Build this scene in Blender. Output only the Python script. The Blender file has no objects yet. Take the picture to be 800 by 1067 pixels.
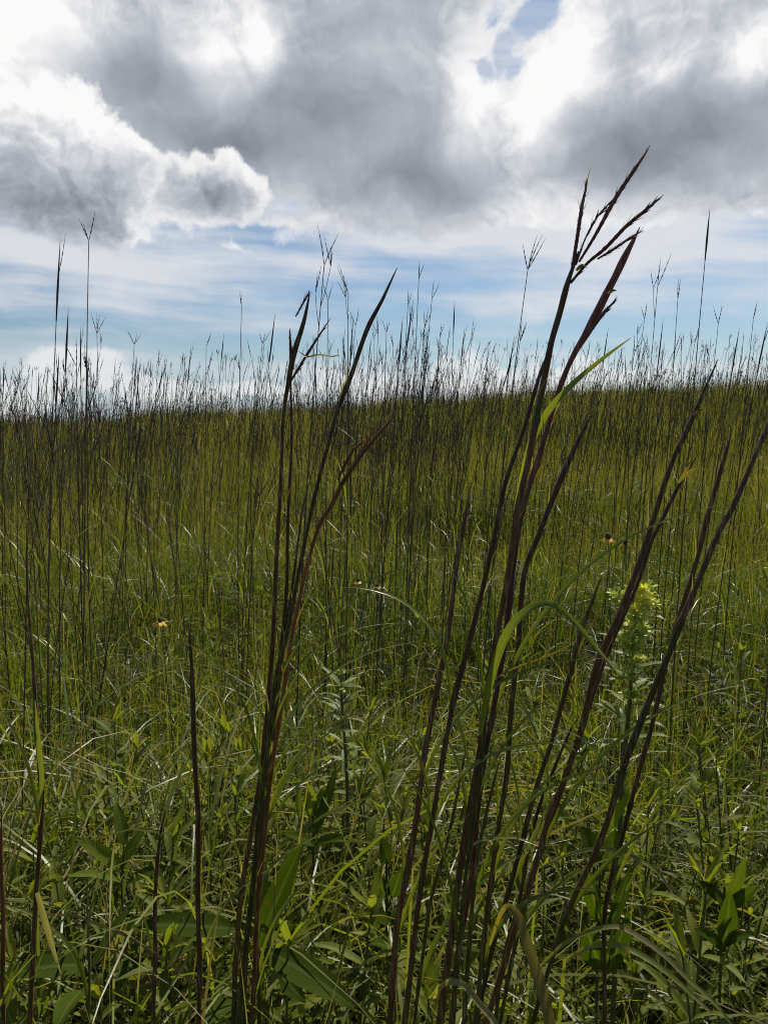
import bpy, math, random
import numpy as np
from mathutils import Vector

RS = np.random.RandomState(7)
random.seed(7)
scene = bpy.context.scene
COL = scene.collection
R = math.radians

# ------------------------------------------------------------------ camera
CAM_Z = 1.6
F_PX = 802.0                      # focal length in photo pixels (800 x 1067)
PITCH = math.atan((533.5 - 440) / F_PX)
cam_d = bpy.data.cameras.new('camera')
cam = bpy.data.objects.new('camera', cam_d)
COL.objects.link(cam)
cam.location = (0, 0, CAM_Z)
cam.rotation_euler = (math.pi / 2 - PITCH, 0, 0)
cam_d.sensor_fit = 'VERTICAL'
cam_d.angle = 2 * math.atan(533.5 / F_PX)
cam_d.clip_start = 0.05
cam_d.clip_end = 20000
scene.camera = cam


def pdir(px, py):
    a = (px - 400) / F_PX
    b = (533.5 - py) / F_PX
    c, s = math.cos(PITCH), math.sin(PITCH)
    return np.array((a, c + b * s, -s + b * c))


def at(px, py, y):
    """a point of the view at forward distance y"""
    d = pdir(px, py)
    return np.array((0, 0, CAM_Z)) + d * (y / d[1])


# ------------------------------------------------------------------ terrain
def sstep(a, b, x):
    t = np.clip((x - a) / (b - a), 0, 1)
    return t * t * (3 - 2 * t)


def terrain(x, y):
    x = np.asarray(x, float); y = np.asarray(y, float)
    xx = 30 * np.tanh(x / 30)
    rise = sstep(4, 31, y) * (1.62 + 0.058 * xx)
    fall = sstep(32, 140, y) * 22 + sstep(4, 60, -y) * 3
    rise = rise + 0.16 * np.sin(x * 0.62 + 0.4) * np.sin(x * 0.23 + y * 0.31) * sstep(12, 26, y)
    bump = 0.05 * np.sin(x * 0.9 + 1.3) * np.sin(y * 0.7) * sstep(2, 8, np.hypot(x, y))
    return rise - fall + bump


# ------------------------------------------------------------------ mesh builder
class MB:
    def __init__(self):
        self.V, self.Q, self.T, self.tint, self.along, self.across = [], [], [], [], [], []
        self.n = 0

    def add(self, V, Q=None, T=None, tint=0.5, along=0.0, across=0.0):
        V = np.asarray(V, float).reshape(-1, 3)
        k = len(V)
        if Q is not None and len(Q):
            self.Q.append(np.asarray(Q, np.int64).reshape(-1, 4) + self.n)
        if T is not None and len(T):
            self.T.append(np.asarray(T, np.int64).reshape(-1, 3) + self.n)
        self.V.append(V)
        for L, v in ((self.tint, tint), (self.along, along), (self.across, across)):
            L.append(np.broadcast_to(np.asarray(v, float), (k,)) if np.ndim(v) == 0 else np.asarray(v, float).reshape(-1))
        self.n += k

    def cat(self):
        V = np.concatenate(self.V)
        Q = np.concatenate(self.Q) if self.Q else np.zeros((0, 4), np.int64)
        T = np.concatenate(self.T) if self.T else np.zeros((0, 3), np.int64)
        return V, Q, T, np.concatenate(self.tint), np.concatenate(self.along), np.concatenate(self.across)

    def mesh(self, name, mats, smooth=True):
        V, Q, T, ti, al, ac = self.cat()
        me = bpy.data.meshes.new(name)
        me.vertices.add(len(V)); me.vertices.foreach_set('co', V.astype(np.float32).ravel())
        loops = np.concatenate((Q.ravel(), T.ravel())).astype(np.int32)
        me.loops.add(len(loops)); me.loops.foreach_set('vertex_index', loops)
        nq, nt = len(Q), len(T)
        me.polygons.add(nq + nt)
        st = np.concatenate((np.arange(nq) * 4, nq * 4 + np.arange(nt) * 3)).astype(np.int32)
        me.polygons.foreach_set('loop_start', st)
        me.polygons.foreach_set('use_smooth', np.full(nq + nt, smooth))
        for nm, arr in (('tint', ti), ('along', al), ('across', ac)):
            a = me.attributes.new(nm, 'FLOAT', 'POINT')
            a.data.foreach_set('value', arr.astype(np.float32))
        me.update(calc_edges=True)
        me.validate()
        for m in (mats if isinstance(mats, (list, tuple)) else [mats]):
            me.materials.append(m)
        return me


def obj(name, mb, mat, parent=None, loc=None):
    me = mb if isinstance(mb, bpy.types.Mesh) else mb.mesh(name, mat)
    o = bpy.data.objects.new(name, me)
    COL.objects.link(o)
    if parent is not None:
        o.parent = parent
    if loc is not None:
        o.location = loc
    return o


def tag(o, label=None, cat=None, group=None, kind=None):
    if label: o['label'] = label
    if cat: o['category'] = cat
    if group: o['group'] = group
    if kind: o['kind'] = kind
    return o


def thing(name, label, cat, loc=(0, 0, 0), rz=0.0, group=None):
    o = bpy.data.objects.new(name, None)
    o.empty_display_size = 0.05
    COL.objects.link(o)
    o.location = [float(v) for v in loc]
    o.rotation_euler = (0, 0, rz)
    return tag(o, label, cat, group)


CH = {}


def adopt(o, parent):
    CH.setdefault(parent.name, []).append(o)
    return o


def unit(v):
    v = np.asarray(v, float)
    return v / max(np.linalg.norm(v), 1e-9)


def catmull(P, n):
    """resample a polyline smoothly; P rows are (x,y,z,extra...)"""
    P = np.asarray(P, float)
    if len(P) == 2:
        t = np.linspace(0, 1, n)[:, None]
        return P[0] * (1 - t) + P[1] * t
    d = np.linalg.norm(np.diff(P[:, :3], axis=0), axis=1)
    s = np.concatenate(([0], np.cumsum(d)))
    m = np.zeros_like(P)
    m[1:-1] = (P[2:] - P[:-2]) / np.maximum((s[2:] - s[:-2])[:, None], 1e-9)
    m[0] = (P[1] - P[0]) / max(d[0], 1e-9)
    m[-1] = (P[-1] - P[-2]) / max(d[-1], 1e-9)
    u = np.linspace(0, s[-1], n)
    k = np.clip(np.searchsorted(s, u, side='right') - 1, 0, len(P) - 2)
    h = d[k]
    t = (u - s[k]) / np.maximum(h, 1e-9)
    t = t[:, None]; h = h[:, None]
    return ((2 * t**3 - 3 * t**2 + 1) * P[k] + (t**3 - 2 * t**2 + t) * h * m[k]
            + (-2 * t**3 + 3 * t**2) * P[k + 1] + (t**3 - t**2) * h * m[k + 1])


def frames(P):
    T = np.gradient(P, axis=0)
    T /= np.maximum(np.linalg.norm(T, axis=1, keepdims=True), 1e-9)
    ref = np.array((0.31, 0.95, 0.05)) if abs(T[0][2]) > 0.6 else np.array((0, 0, 1.0))
    N = np.zeros_like(P)
    n = ref - T[0] * ref.dot(T[0])
    for i in range(len(P)):
        n = n - T[i] * n.dot(T[i])
        n = unit(n)
        N[i] = n
    return T, N, np.cross(T, N)


def tube(mb, P, rad, sides=6, tint=0.5, along=None, flat=1.0):
    P = np.asarray(P, float); n = len(P)
    rad = np.broadcast_to(np.asarray(rad, float), (n,))
    T, N, B = frames(P)
    a = np.arange(sides) * 2 * math.pi / sides
    V = (P[:, None, :] + rad[:, None, None] * (np.cos(a)[None, :, None] * N[:, None, :]
         + flat * np.sin(a)[None, :, None] * B[:, None, :]))
    al = np.linspace(0, 1, n) if along is None else np.broadcast_to(np.asarray(along, float), (n,))
    i = np.arange(n - 1)[:, None] * sides; j = np.arange(sides)[None, :]; j2 = (j + 1) % sides
    Q = np.stack((i + j, i + j2, i + sides + j2, i + sides + j), -1).reshape(-1, 4)
    mb.add(V, Q, None, np.repeat(np.broadcast_to(np.asarray(tint, float), (n,)), sides), np.repeat(al, sides), 0.0)


def ribbon(mb, P, wid, nrm, tint=0.5, fold=0.25, wav=0.0):
    """a leaf blade along P: three points across, folded along the midrib; nrm = rough facing"""
    P = np.asarray(P, float); n = len(P)
    wid = np.broadcast_to(np.asarray(wid, float), (n,))
    T = np.gradient(P, axis=0); T /= np.maximum(np.linalg.norm(T, axis=1, keepdims=True), 1e-9)
    nr = np.asarray(nrm, float)
    if nr.ndim == 1: nr = np.repeat(nr[None], n, 0)
    S = np.cross(T, nr); S /= np.maximum(np.linalg.norm(S, axis=1, keepdims=True), 1e-6)
    Nn = np.cross(S, T)
    t = np.linspace(0, 1, n)
    V = np.stack((P - S * wid[:, None] / 2 + Nn * (fold * wid)[:, None] / 2,
                  P - Nn * 0.0,
                  P + S * wid[:, None] / 2 + Nn * (fold * wid * (1 + wav * np.sin(t * 9)))[:, None] / 2), 1)
    i = np.arange(n - 1)[:, None] * 3; j = np.arange(2)[None, :]
    Q = np.stack((i + j, i + j + 1, i + j + 4, i + j + 3), -1).reshape(-1, 4)
    mb.add(V, Q, None, tint, np.repeat(t, 3), np.tile((1, 0, 1), n))


def broad_leaf(mb, base, d, up, L, W, droop=0.5, fold=0.3, tint=0.5, wav=0.03, nl=11, shape=0.42, ph=0.0, teeth=0.0):
    """a lance-shaped leaf from base along d, bending down by droop (rad)"""
    d = unit(d); up = unit(np.asarray(up) - d * np.dot(up, d)); s = np.cross(d, up)
    t = np.linspace(0, 1, nl)
    th = -droop * t ** 1.3
    ds = L / (nl - 1)
    fx = np.concatenate(([0], np.cumsum(np.cos(th[:-1]) * ds))); fz = np.concatenate(([0], np.cumsum(np.sin(th[:-1]) * ds)))
    C = np.asarray(base) + fx[:, None] * d + fz[:, None] * up
    Nn = np.cos(th)[:, None] * up - np.sin(th)[:, None] * d
    w = W * 0.5 * np.power(np.clip(t, 0, 1), 0.55) * np.power(1 - t, 0.85) / (np.power(shape, 0.55) * np.power(1 - shape, 0.85))
    w = np.minimum(w, W * 0.52); w[0] = W * 0.05; w[-1] = W * 0.01
    if teeth:
        w = w * (1 + teeth * np.where(np.arange(nl) % 2, 1, -1))
    c = np.array((-1, -0.5, 0, 0.5, 1.0))
    off = np.abs(c)[None, :] ** 1.3 * (fold * w)[:, None] + wav * W * (c ** 2)[None, :] * np.sin(t * 11 + ph)[:, None]
    V = C[:, None] + (c[None, :] * w[:, None])[..., None] * s + off[..., None] * Nn[:, None]
    i = np.arange(nl - 1)[:, None] * 5; j = np.arange(4)[None, :]
    Q = np.stack((i + j, i + j + 1, i + j + 6, i + j + 5), -1).reshape(-1, 4)
    mb.add(V, Q, None, tint, np.repeat(t, 5), np.tile(np.abs(c), nl))


# ------------------------------------------------------------------ materials
def new_mat(name):
    m = bpy.data.materials.new(name); m.use_nodes = True
    nt = m.node_tree; nt.nodes.clear()
    return m, nt


def ramp(nt, fac, stops):
    n = nt.nodes.new('ShaderNodeValToRGB')
    e = n.color_ramp.elements
    while len(e) > 1: e.remove(e[-1])
    e[0].position = stops[0][0]; e[0].color = (*stops[0][1], 1)
    for p, c in stops[1:]:
        k = e.new(p); k.color = (*c, 1)
    nt.links.new(fac, n.inputs[0])
    return n.outputs[0]


def attr(nt, name):
    n = nt.nodes.new('ShaderNodeAttribute'); n.attribute_name = name
    return n.outputs['Fac']


def mathn(nt, op, a, b=None, c=None, clamp=False):
    n = nt.nodes.new('ShaderNodeMath'); n.operation = op; n.use_clamp = clamp
    for k, v in enumerate((a, b, c)):
        if v is None: continue
        if isinstance(v, (int, float)): n.inputs[k].default_value = v
        else: nt.links.new(v, n.inputs[k])
    return n.outputs[0]


def mixc(nt, fac, a, b, mode='MIX'):
    n = nt.nodes.new('ShaderNodeMix'); n.data_type = 'RGBA'; n.blend_type = mode
    for k, v in ((0, fac), (6, a), (7, b)):
        if isinstance(v, (int, float)): n.inputs[k].default_value = v
        elif isinstance(v, tuple): n.inputs[k].default_value = (*v, 1)
        else: nt.links.new(v, n.inputs[k])
    return n.outputs[2]


def noise(nt, scale, detail=3, rough=0.55, vec=None, coord='Object', stretch=None):
    n = nt.nodes.new('ShaderNodeTexNoise')
    n.inputs['Scale'].default_value = scale; n.inputs['Detail'].default_value = detail; n.inputs['Roughness'].default_value = rough
    if vec is None:
        tc = nt.nodes.new('ShaderNodeTexCoord'); vec = tc.outputs[coord]
    if stretch:
        mp = nt.nodes.new('ShaderNodeMapping'); mp.inputs['Scale'].default_value = stretch
        nt.links.new(vec, mp.inputs[0]); vec = mp.outputs[0]
    nt.links.new(vec, n.inputs['Vector'])
    return n.outputs['Fac']


def plant_mat(name, stops, dry=(0.22, 0.16, 0.07), dry_from=0.86, transl=0.35, rough=0.42, spec=0.5, midrib=0.0, tscale=(1.70, 1.76, 0.45), noise_amt=0.5, dryamt=0.8, speck=0.35, spots=0.0):
    m, nt = new_mat(name)
    L = nt.links
    ti = attr(nt, 'tint'); al = attr(nt, 'along'); ac = attr(nt, 'across')
    ns = noise(nt, 9.0, 4, 0.6)
    f = mathn(nt, 'ADD', ti, mathn(nt, 'MULTIPLY', mathn(nt, 'SUBTRACT', ns, 0.5), noise_amt), clamp=True)
    col = ramp(nt, f, stops)
    # fine speckle and dry tips
    fine = noise(nt, 160.0, 2, 0.6)
    col = mixc(nt, mathn(nt, 'MULTIPLY', mathn(nt, 'SUBTRACT', fine, 0.35, clamp=True), speck), col, mixc(nt, 0.5, col, dry), 'MIX')
    d = mathn(nt, 'MULTIPLY', mathn(nt, 'GREATER_THAN', mathn(nt, 'ADD', al, mathn(nt, 'MULTIPLY', mathn(nt, 'SUBTRACT', ns, 0.5), 0.5)), dry_from), dryamt)
    col = mixc(nt, d, col, dry)
    if spots:
        sn = noise(nt, 70.0, 3, 0.6)
        col = mixc(nt, mathn(nt, 'MULTIPLY', mathn(nt, 'SUBTRACT', sn, 0.63, clamp=True), 12.0 * spots, clamp=True), col, (0.09, 0.055, 0.02))
    if midrib:
        mr = mathn(nt, 'LESS_THAN', ac, 0.14)
        col = mixc(nt, mathn(nt, 'MULTIPLY', mr, midrib), col, (0.16, 0.19, 0.07))
    p = nt.nodes.new('ShaderNodeBsdfPrincipled')
    L.new(col, p.inputs['Base Color'])
    p.inputs['Roughness'].default_value = rough
    p.inputs['Specular IOR Level'].default_value = spec
    bm = nt.nodes.new('ShaderNodeBump'); bm.inputs['Strength'].default_value = 0.25; bm.inputs['Distance'].default_value = 0.002
    L.new(fine, bm.inputs['Height']); L.new(bm.outputs[0], p.inputs['Normal'])
    t = nt.nodes.new('ShaderNodeBsdfTranslucent')
    mul = mixc(nt, 1.0, col, tscale, 'MULTIPLY')
    L.new(mul, t.inputs['Color'])
    mx = nt.nodes.new('ShaderNodeMixShader'); mx.inputs[0].default_value = transl
    L.new(p.outputs[0], mx.inputs[1]); L.new(t.outputs[0], mx.inputs[2])
    out = nt.nodes.new('ShaderNodeOutputMaterial')
    L.new(mx.outputs[0], out.inputs[0])
    return m


GREEN = [(0.0, (0.024, 0.044, 0.005)), (0.4, (0.078, 0.104, 0.010)), (0.72, (0.148, 0.166, 0.019)), (0.88, (0.17, 0.170, 0.035)), (1.0, (0.22, 0.165, 0.075))]
M = {}
M['grass'] = plant_mat('grass_blades', GREEN, transl=0.45, rough=0.42, spec=0.45)
M['far_grass'] = plant_mat('distant_grass_blades', [(0.0, (0.030, 0.052, 0.006)), (0.5, (0.108, 0.125, 0.015)), (0.8, (0.155, 0.148, 0.025)), (1.0, (0.18, 0.14, 0.06))], transl=0.42, rough=0.45, spec=0.35)
M['blade'] = plant_mat('stalk_leaf_blade', GREEN, transl=0.4, rough=0.36, spec=0.5, midrib=0.5)
M['forb'] = plant_mat('broad_leaf', [(0.0, (0.042, 0.060, 0.007)), (0.5, (0.098, 0.122, 0.013)), (1.0, (0.18, 0.19, 0.026))], transl=0.38, rough=0.55, spec=0.10, midrib=0.4, dry_from=1.08, noise_amt=0.6, speck=0.2, spots=0.6)
M['big_leaf'] = plant_mat('dark_broad_leaf', [(0.0, (0.022, 0.038, 0.003)), (0.5, (0.052, 0.078, 0.007)), (1.0, (0.15, 0.18, 0.022))], transl=0.38, rough=0.7, spec=0.03, midrib=0.25, dry_from=1.10, noise_amt=0.45, speck=0.15, spots=0.8)
M['pale_leaf'] = plant_mat('pale_leaf', [(0.0, (0.07, 0.10, 0.02)), (0.5, (0.14, 0.17, 0.04)), (1.0, (0.26, 0.28, 0.08))], transl=0.4, rough=0.5, spec=0.2, midrib=0.3, dry_from=2)
M['forb_stem'] = plant_mat('green_stem', [(0.0, (0.04, 0.06, 0.018)), (1.0, (0.09, 0.10, 0.03))], transl=0.0, dry_from=2)
M['straw'] = plant_mat('dry_straw', [(0.0, (0.13, 0.085, 0.025)), (0.6, (0.24, 0.19, 0.06)), (1.0, (0.42, 0.34, 0.18))], transl=0.35, rough=0.6, spec=0.15, dry_from=2)
M['buds'] = plant_mat('yellow_green_buds', [(0.0, (0.20, 0.26, 0.035)), (0.6, (0.40, 0.46, 0.08)), (1.0, (0.60, 0.58, 0.12))], transl=0.32, dry_from=2, rough=0.6)
M['petal'] = plant_mat('yellow_petal', [(0.0, (0.55, 0.27, 0.01)), (1.0, (0.70, 0.40, 0.02))], transl=0.3, dry_from=2, rough=0.6, tscale=(1, 1, 1))
M['cone'] = plant_mat('dark_flower_cone', [(0.0, (0.02, 0.012, 0.01)), (1.0, (0.06, 0.035, 0.02))], transl=0, dry_from=2, rough=0.8)
M['fluff'] = plant_mat('pale_seed_fluff', [(0.0, (0.22, 0.19, 0.12)), (1.0, (0.42, 0.38, 0.28))], transl=0.2, dry_from=2, rough=0.8)


def culm_mat(name, lo, mid, hi, streak, transl=0.0, sfac=2.2):
    m, nt = new_mat(name)
    L = nt.links
    al = attr(nt, 'along'); ti = attr(nt, 'tint')
    st = noise(nt, 1.0, 4, 0.6, stretch=(420, 420, 22))
    blot = noise(nt, 14.0, 3, 0.6)
    f = mathn(nt, 'ADD', al, mathn(nt, 'MULTIPLY', mathn(nt, 'SUBTRACT', blot, 0.5), 0.9), clamp=True)
    col = ramp(nt, f, [(0.0, lo), (0.34, lo), (0.58, mid), (1.0, hi)])
    col = mixc(nt, mathn(nt, 'MULTIPLY', mathn(nt, 'SUBTRACT', st, 0.5, clamp=True), sfac, clamp=True), col, streak)
    col = mixc(nt, 1.0, col, ramp(nt, ti, [(0, (0.6, 0.6, 0.6)), (1, (1.35, 1.3, 1.25))]), 'MULTIPLY')
    p = nt.nodes.new('ShaderNodeBsdfPrincipled')
    L.new(col, p.inputs['Base Color'])
    p.inputs['Roughness'].default_value = 0.5; p.inputs['Specular IOR Level'].default_value = 0.3
    bm = nt.nodes.new('ShaderNodeBump'); bm.inputs['Strength'].default_value = 0.6; bm.inputs['Distance'].default_value = 0.0006
    L.new(st, bm.inputs['Height']); L.new(bm.outputs[0], p.inputs['Normal'])
    out = nt.nodes.new('ShaderNodeOutputMaterial')
    sh = p.outputs[0]
    if transl:
        t = nt.nodes.new('ShaderNodeBsdfTranslucent'); L.new(mixc(nt, 1.0, col, (1.6, 1.2, 1.1), 'MULTIPLY'), t.inputs['Color'])
        mx = nt.nodes.new('ShaderNodeMixShader'); mx.inputs[0].default_value = transl
        L.new(p.outputs[0], mx.inputs[1]); L.new(t.outputs[0], mx.inputs[2]); sh = mx.outputs[0]
    L.new(sh, out.inputs[0])
    return m


M['far_culm'] = culm_mat('distant_culm', (0.085, 0.085, 0.020), (0.095, 0.070, 0.030), (0.085, 0.054, 0.032), (0.15, 0.11, 0.05))
M['far_head'] = culm_mat('distant_seed_head', (0.062, 0.038, 0.028), (0.075, 0.045, 0.033), (0.085, 0.052, 0.038), (0.15, 0.10, 0.07))
M['culm'] = culm_mat('bluestem_culm', (0.074, 0.076, 0.017), (0.078, 0.050, 0.022), (0.070, 0.038, 0.026), (0.22, 0.15, 0.07))
M['head'] = culm_mat('purple_seed_head', (0.040, 0.020, 0.024), (0.050, 0.026, 0.030), (0.070, 0.044, 0.036), (0.18, 0.12, 0.08))
M['near_culm'] = culm_mat('near_bluestem_culm', (0.064, 0.068, 0.013), (0.115, 0.055, 0.020), (0.098, 0.042, 0.026), (0.40, 0.28, 0.14), 0.12, 3.6)  # pale streaks: tan sheath edges plus sunlit highlights put into the colour
M['near_head'] = culm_mat('near_purple_raceme', (0.10, 0.036, 0.040), (0.12, 0.044, 0.048), (0.15, 0.07, 0.06), (0.42, 0.28, 0.19), 0.30, 3.4)
M['culm_red'] = culm_mat('red_brown_culm', (0.08, 0.05, 0.018), (0.17, 0.062, 0.024), (0.25, 0.10, 0.04), (0.45, 0.27, 0.12), 0.2, 3.2)

# ground
gm, nt = new_mat('soil_and_thatch')
n1 = noise(nt, 0.35, 5, 0.6); n2 = noise(nt, 22.0, 6, 0.65)
c = ramp(nt, n2, [(0.25, (0.018, 0.015, 0.008)), (0.5, (0.045, 0.045, 0.018)), (0.75, (0.085, 0.07, 0.032))])
c = mixc(nt, mathn(nt, 'MULTIPLY', n1, 0.6), c, (0.045, 0.058, 0.014))
p = nt.nodes.new('ShaderNodeBsdfPrincipled'); nt.links.new(c, p.inputs['Base Color']); p.inputs['Roughness'].default_value = 0.95
p.inputs['Specular IOR Level'].default_value = 0.1
bm = nt.nodes.new('ShaderNodeBump'); bm.inputs['Strength'].default_value = 0.8; bm.inputs['Distance'].default_value = 0.03
nt.links.new(n2, bm.inputs['Height']); nt.links.new(bm.outputs[0], p.inputs['Normal'])
o_ = nt.nodes.new('ShaderNodeOutputMaterial'); nt.links.new(p.outputs[0], o_.inputs[0])

# ------------------------------------------------------------------ ground sheet to the horizon
gx = np.concatenate((-np.geomspace(4000, 30, 24), np.linspace(-28, 28, 57), np.geomspace(30, 4000, 24)))
gy = np.concatenate((-np.geomspace(4000, 12, 14), np.linspace(-10, 120, 131), np.geomspace(123, 6000, 40)))
X, Y = np.meshgrid(gx, gy)
g = MB()
nx, ny = len(gx), len(gy)
ii = np.arange(ny - 1)[:, None] * nx; jj = np.arange(nx - 1)[None, :]
g.add(np.stack((X, Y, terrain(X, Y)), -1), np.stack((ii + jj, ii + jj + 1, ii + nx + jj + 1, ii + nx + jj), -1).reshape(-1, 4))
tag(obj('ground', g, gm), 'gently rising prairie ground under the tall grass', kind='structure')


# ------------------------------------------------------------------ grass masses (nobody could count the blades)
def patch(x, y, f=1.0, seed=0):
    r = np.random.RandomState(seed + 100)
    v = np.zeros_like(x)
    for k in range(7):
        a = r.uniform(0, 6.28); w = f * r.uniform(0.4, 2.4)
        v += np.sin((x * math.cos(a) + y * math.sin(a)) * w + r.uniform(0, 6.28))
    return np.clip(v / 5 + 0.5, 0, 1)


def wedge(n, r0, r1, half, rs=RS):
    r = np.sqrt(rs.uniform(r0 * r0, r1 * r1, n)); a = rs.uniform(-half, half, n)
    return r * np.sin(a), r * np.cos(a)


def blades(mb, x, y, L, w, th0, kap, az, tw, seg, tint, pw=1.4):
    n = len(x); t = np.linspace(0, 1, seg + 1)
    th = th0[:, None] + kap[:, None] * t[None] ** pw
    ds = (L / seg)[:, None]
    thm = 0.5 * (th[:, 1:] + th[:, :-1])
    h = np.concatenate((np.zeros((n, 1)), np.cumsum(np.sin(thm) * ds, 1)), 1)
    z = np.concatenate((np.zeros((n, 1)), np.cumsum(np.cos(thm) * ds, 1)), 1)
    ca, sa = np.cos(az)[:, None], np.sin(az)[:, None]
    z0 = terrain(x, y)[:, None] - 0.01
    z = np.maximum(z, 0.01)
    P = np.stack((x[:, None] + ca * h, y[:, None] + sa * h, z0 + z), -1)
    S = np.stack((-sa + 0 * h, ca + 0 * h, 0 * h), -1)
    Nn = np.stack((ca * np.cos(th), sa * np.cos(th), -np.sin(th)), -1)
    twt = tw[:, None] * (0.4 + t[None])
    sv = np.cos(twt)[..., None] * S + np.sin(twt)[..., None] * Nn
    wd = w[:, None] * np.minimum(1, 0.45 + 3 * t[None]) * np.clip(1 - t[None] ** 2.2, 0.03, 1) * 0.5
    V = np.stack((P - sv * wd[..., None], P + sv * wd[..., None]), 2)       # n, seg+1, 2, 3
    b = (np.arange(n) * (seg + 1) * 2)[:, None]; i = (np.arange(seg) * 2)[None]
    Q = np.stack((b + i, b + i + 1, b + i + 3, b + i + 2), -1).reshape(-1, 4)
    mb.add(V, Q, None, np.repeat(tint, (seg + 1) * 2), np.tile(np.repeat(t, 2), n), 1.0)


def grass_zone(mb, n, r0, r1, half, L, w, seg, droop=(0.3, 2.2), dry=0.10, upright=0.25, tbase=0.42):
    x, y = wedge(n, r0, r1, half)
    # tufts: pull blades towards shared centres
    cell = 0.11 * max(1, r0 / 6)
    cx = (np.floor(x / cell) + 0.5 + 0.35 * np.sin(np.floor(y / cell) * 12.9 + np.floor(x / cell) * 7.1)) * cell
    cy = (np.floor(y / cell) + 0.5 + 0.35 * np.sin(np.floor(x / cell) * 9.7 + np.floor(y / cell) * 3.3)) * cell
    k = RS.uniform(0.2, 0.75, n)
    x = x * (1 - k) + cx * k; y = y * (1 - k) + cy * k
    pt = patch(x, y, 0.9, 1) * 0.6 + 0.4 * patch(x, y, 2.6, 3); pc = patch(x, y, 0.5, 2) * 0.6 + 0.4 * patch(x, y, 2.2, 4)
    LL = RS.uniform(*L, n) * (0.58 + 0.72 * pt)
    up = RS.rand(n) < upright
    th0 = np.abs(RS.normal(0, 0.22, n)); kap = droop[0] + (droop[1] - droop[0]) * RS.rand(n) ** 0.8
    kap = np.where(up, RS.uniform(0, 0.45, n), kap); th0 = np.where(up, np.abs(RS.normal(0, 0.10, n)), th0)
    az = RS.uniform(0, 2 * math.pi, n)
    tint = np.clip(tbase + 0.55 * (pc - 0.5) + RS.normal(0, 0.20, n), 0, 0.88)
    dr = RS.rand(n) < dry
    tint = np.where(dr, RS.uniform(0.9, 1.15, n), tint)
    blades(mb, x, y, LL, RS.uniform(*w, n), th0, kap, az, RS.normal(0, 0.7, n), seg, tint, RS.uniform(1.0, 2.6, (n, 1)))


g = MB()
grass_zone(g, 5000, 0.45, 2.3, 0.75, (0.5, 1.0), (0.0055, 0.0115), 12, droop=(0.9, 3.3), dry=0.07, upright=0.15)
grass_zone(g, 4500, 0.45, 2.3, 0.75, (0.25, 0.55), (0.004, 0.009), 7, droop=(0.8, 2.6), dry=0.12, upright=0.1)
grass_zone(g, 30000, 2.2, 6.2, 0.62, (0.5, 1.0), (0.0045, 0.0095), 10, droop=(0.8, 3.4), dry=0.06, upright=0.2)
grass_zone(g, 2300, 0.8, 2.1, 0.66, (0.95, 1.4), (0.0050, 0.0095), 14, droop=(1.9, 3.3), dry=0.10, upright=0.0, tbase=0.68)
tag(obj('prairie_grass', g, M['grass']), 'tangled green prairie grass blades filling the near field', 'grass', kind='stuff')
g = MB()
grass_zone(g, 62000, 6.0, 15, 0.60, (0.5, 1.0), (0.006, 0.011), 7, droop=(0.4, 3.0), dry=0.10, upright=0.35, tbase=0.45)
grass_zone(g, 90000, 14.5, 36, 0.60, (0.55, 1.05), (0.010, 0.016), 4, droop=(0.2, 1.7), dry=0.10, upright=0.45, tbase=0.5)
grass_zone(g, 20000, 36, 52, 0.60, (0.7, 1.1), (0.02, 0.03), 3, droop=(0.1, 1.2), dry=0.08, upright=0.5, tbase=0.5)
tag(obj('distant_grass', g, M['far_grass']), 'distant yellow-green prairie grass running up to the horizon', 'grass', kind='stuff')


# ------------------------------------------------------------------ tall bluestem stalks
def raceme(mb, base, d, L, r, bend=0.0, sides=5, n=11, tint=0.5, rough=0.35):
    """one finger of a seed head: a slim spindle with spikelets stepping along it"""
    d = unit(d); s = unit(np.cross(d, (0.3, 0.5, 0.8)))
    t = np.linspace(0, 1, n)
    P = np.asarray(base) + d * (L * t)[:, None] + s * (bend * L * t * t)[:, None]
    prof = np.minimum(1, 0.35 + 3 * t) * (1 - t ** 3) + 0.03
    z = np.where(np.arange(n) % 2, 1 + rough, 1 - rough)
    tube(mb, P, r * prof * z, sides, tint, np.clip(t + 0.2, 0, 1))


def spindle(mb, P0, d, L, r, sides=6, n=12, tint=0.4, bend=0.0):
    d = unit(d); s = unit(np.cross(d, (0.3, 0.5, 0.8)))
    t = np.linspace(0, 1, n)
    P = np.asarray(P0) + d * (L * t)[:, None] + s * (bend * L * t * t)[:, None]
    prof = (0.45 + 1.3 * t) * (t < 0.35) + (t >= 0.35) * (0.9 * (1 - np.clip((t - 0.35) / 0.65, 0, 1) ** 1.5)) + 0.06
    tube(mb, P, r * prof, sides, tint, np.clip(0.4 + t * 0.6, 0, 1))


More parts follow.
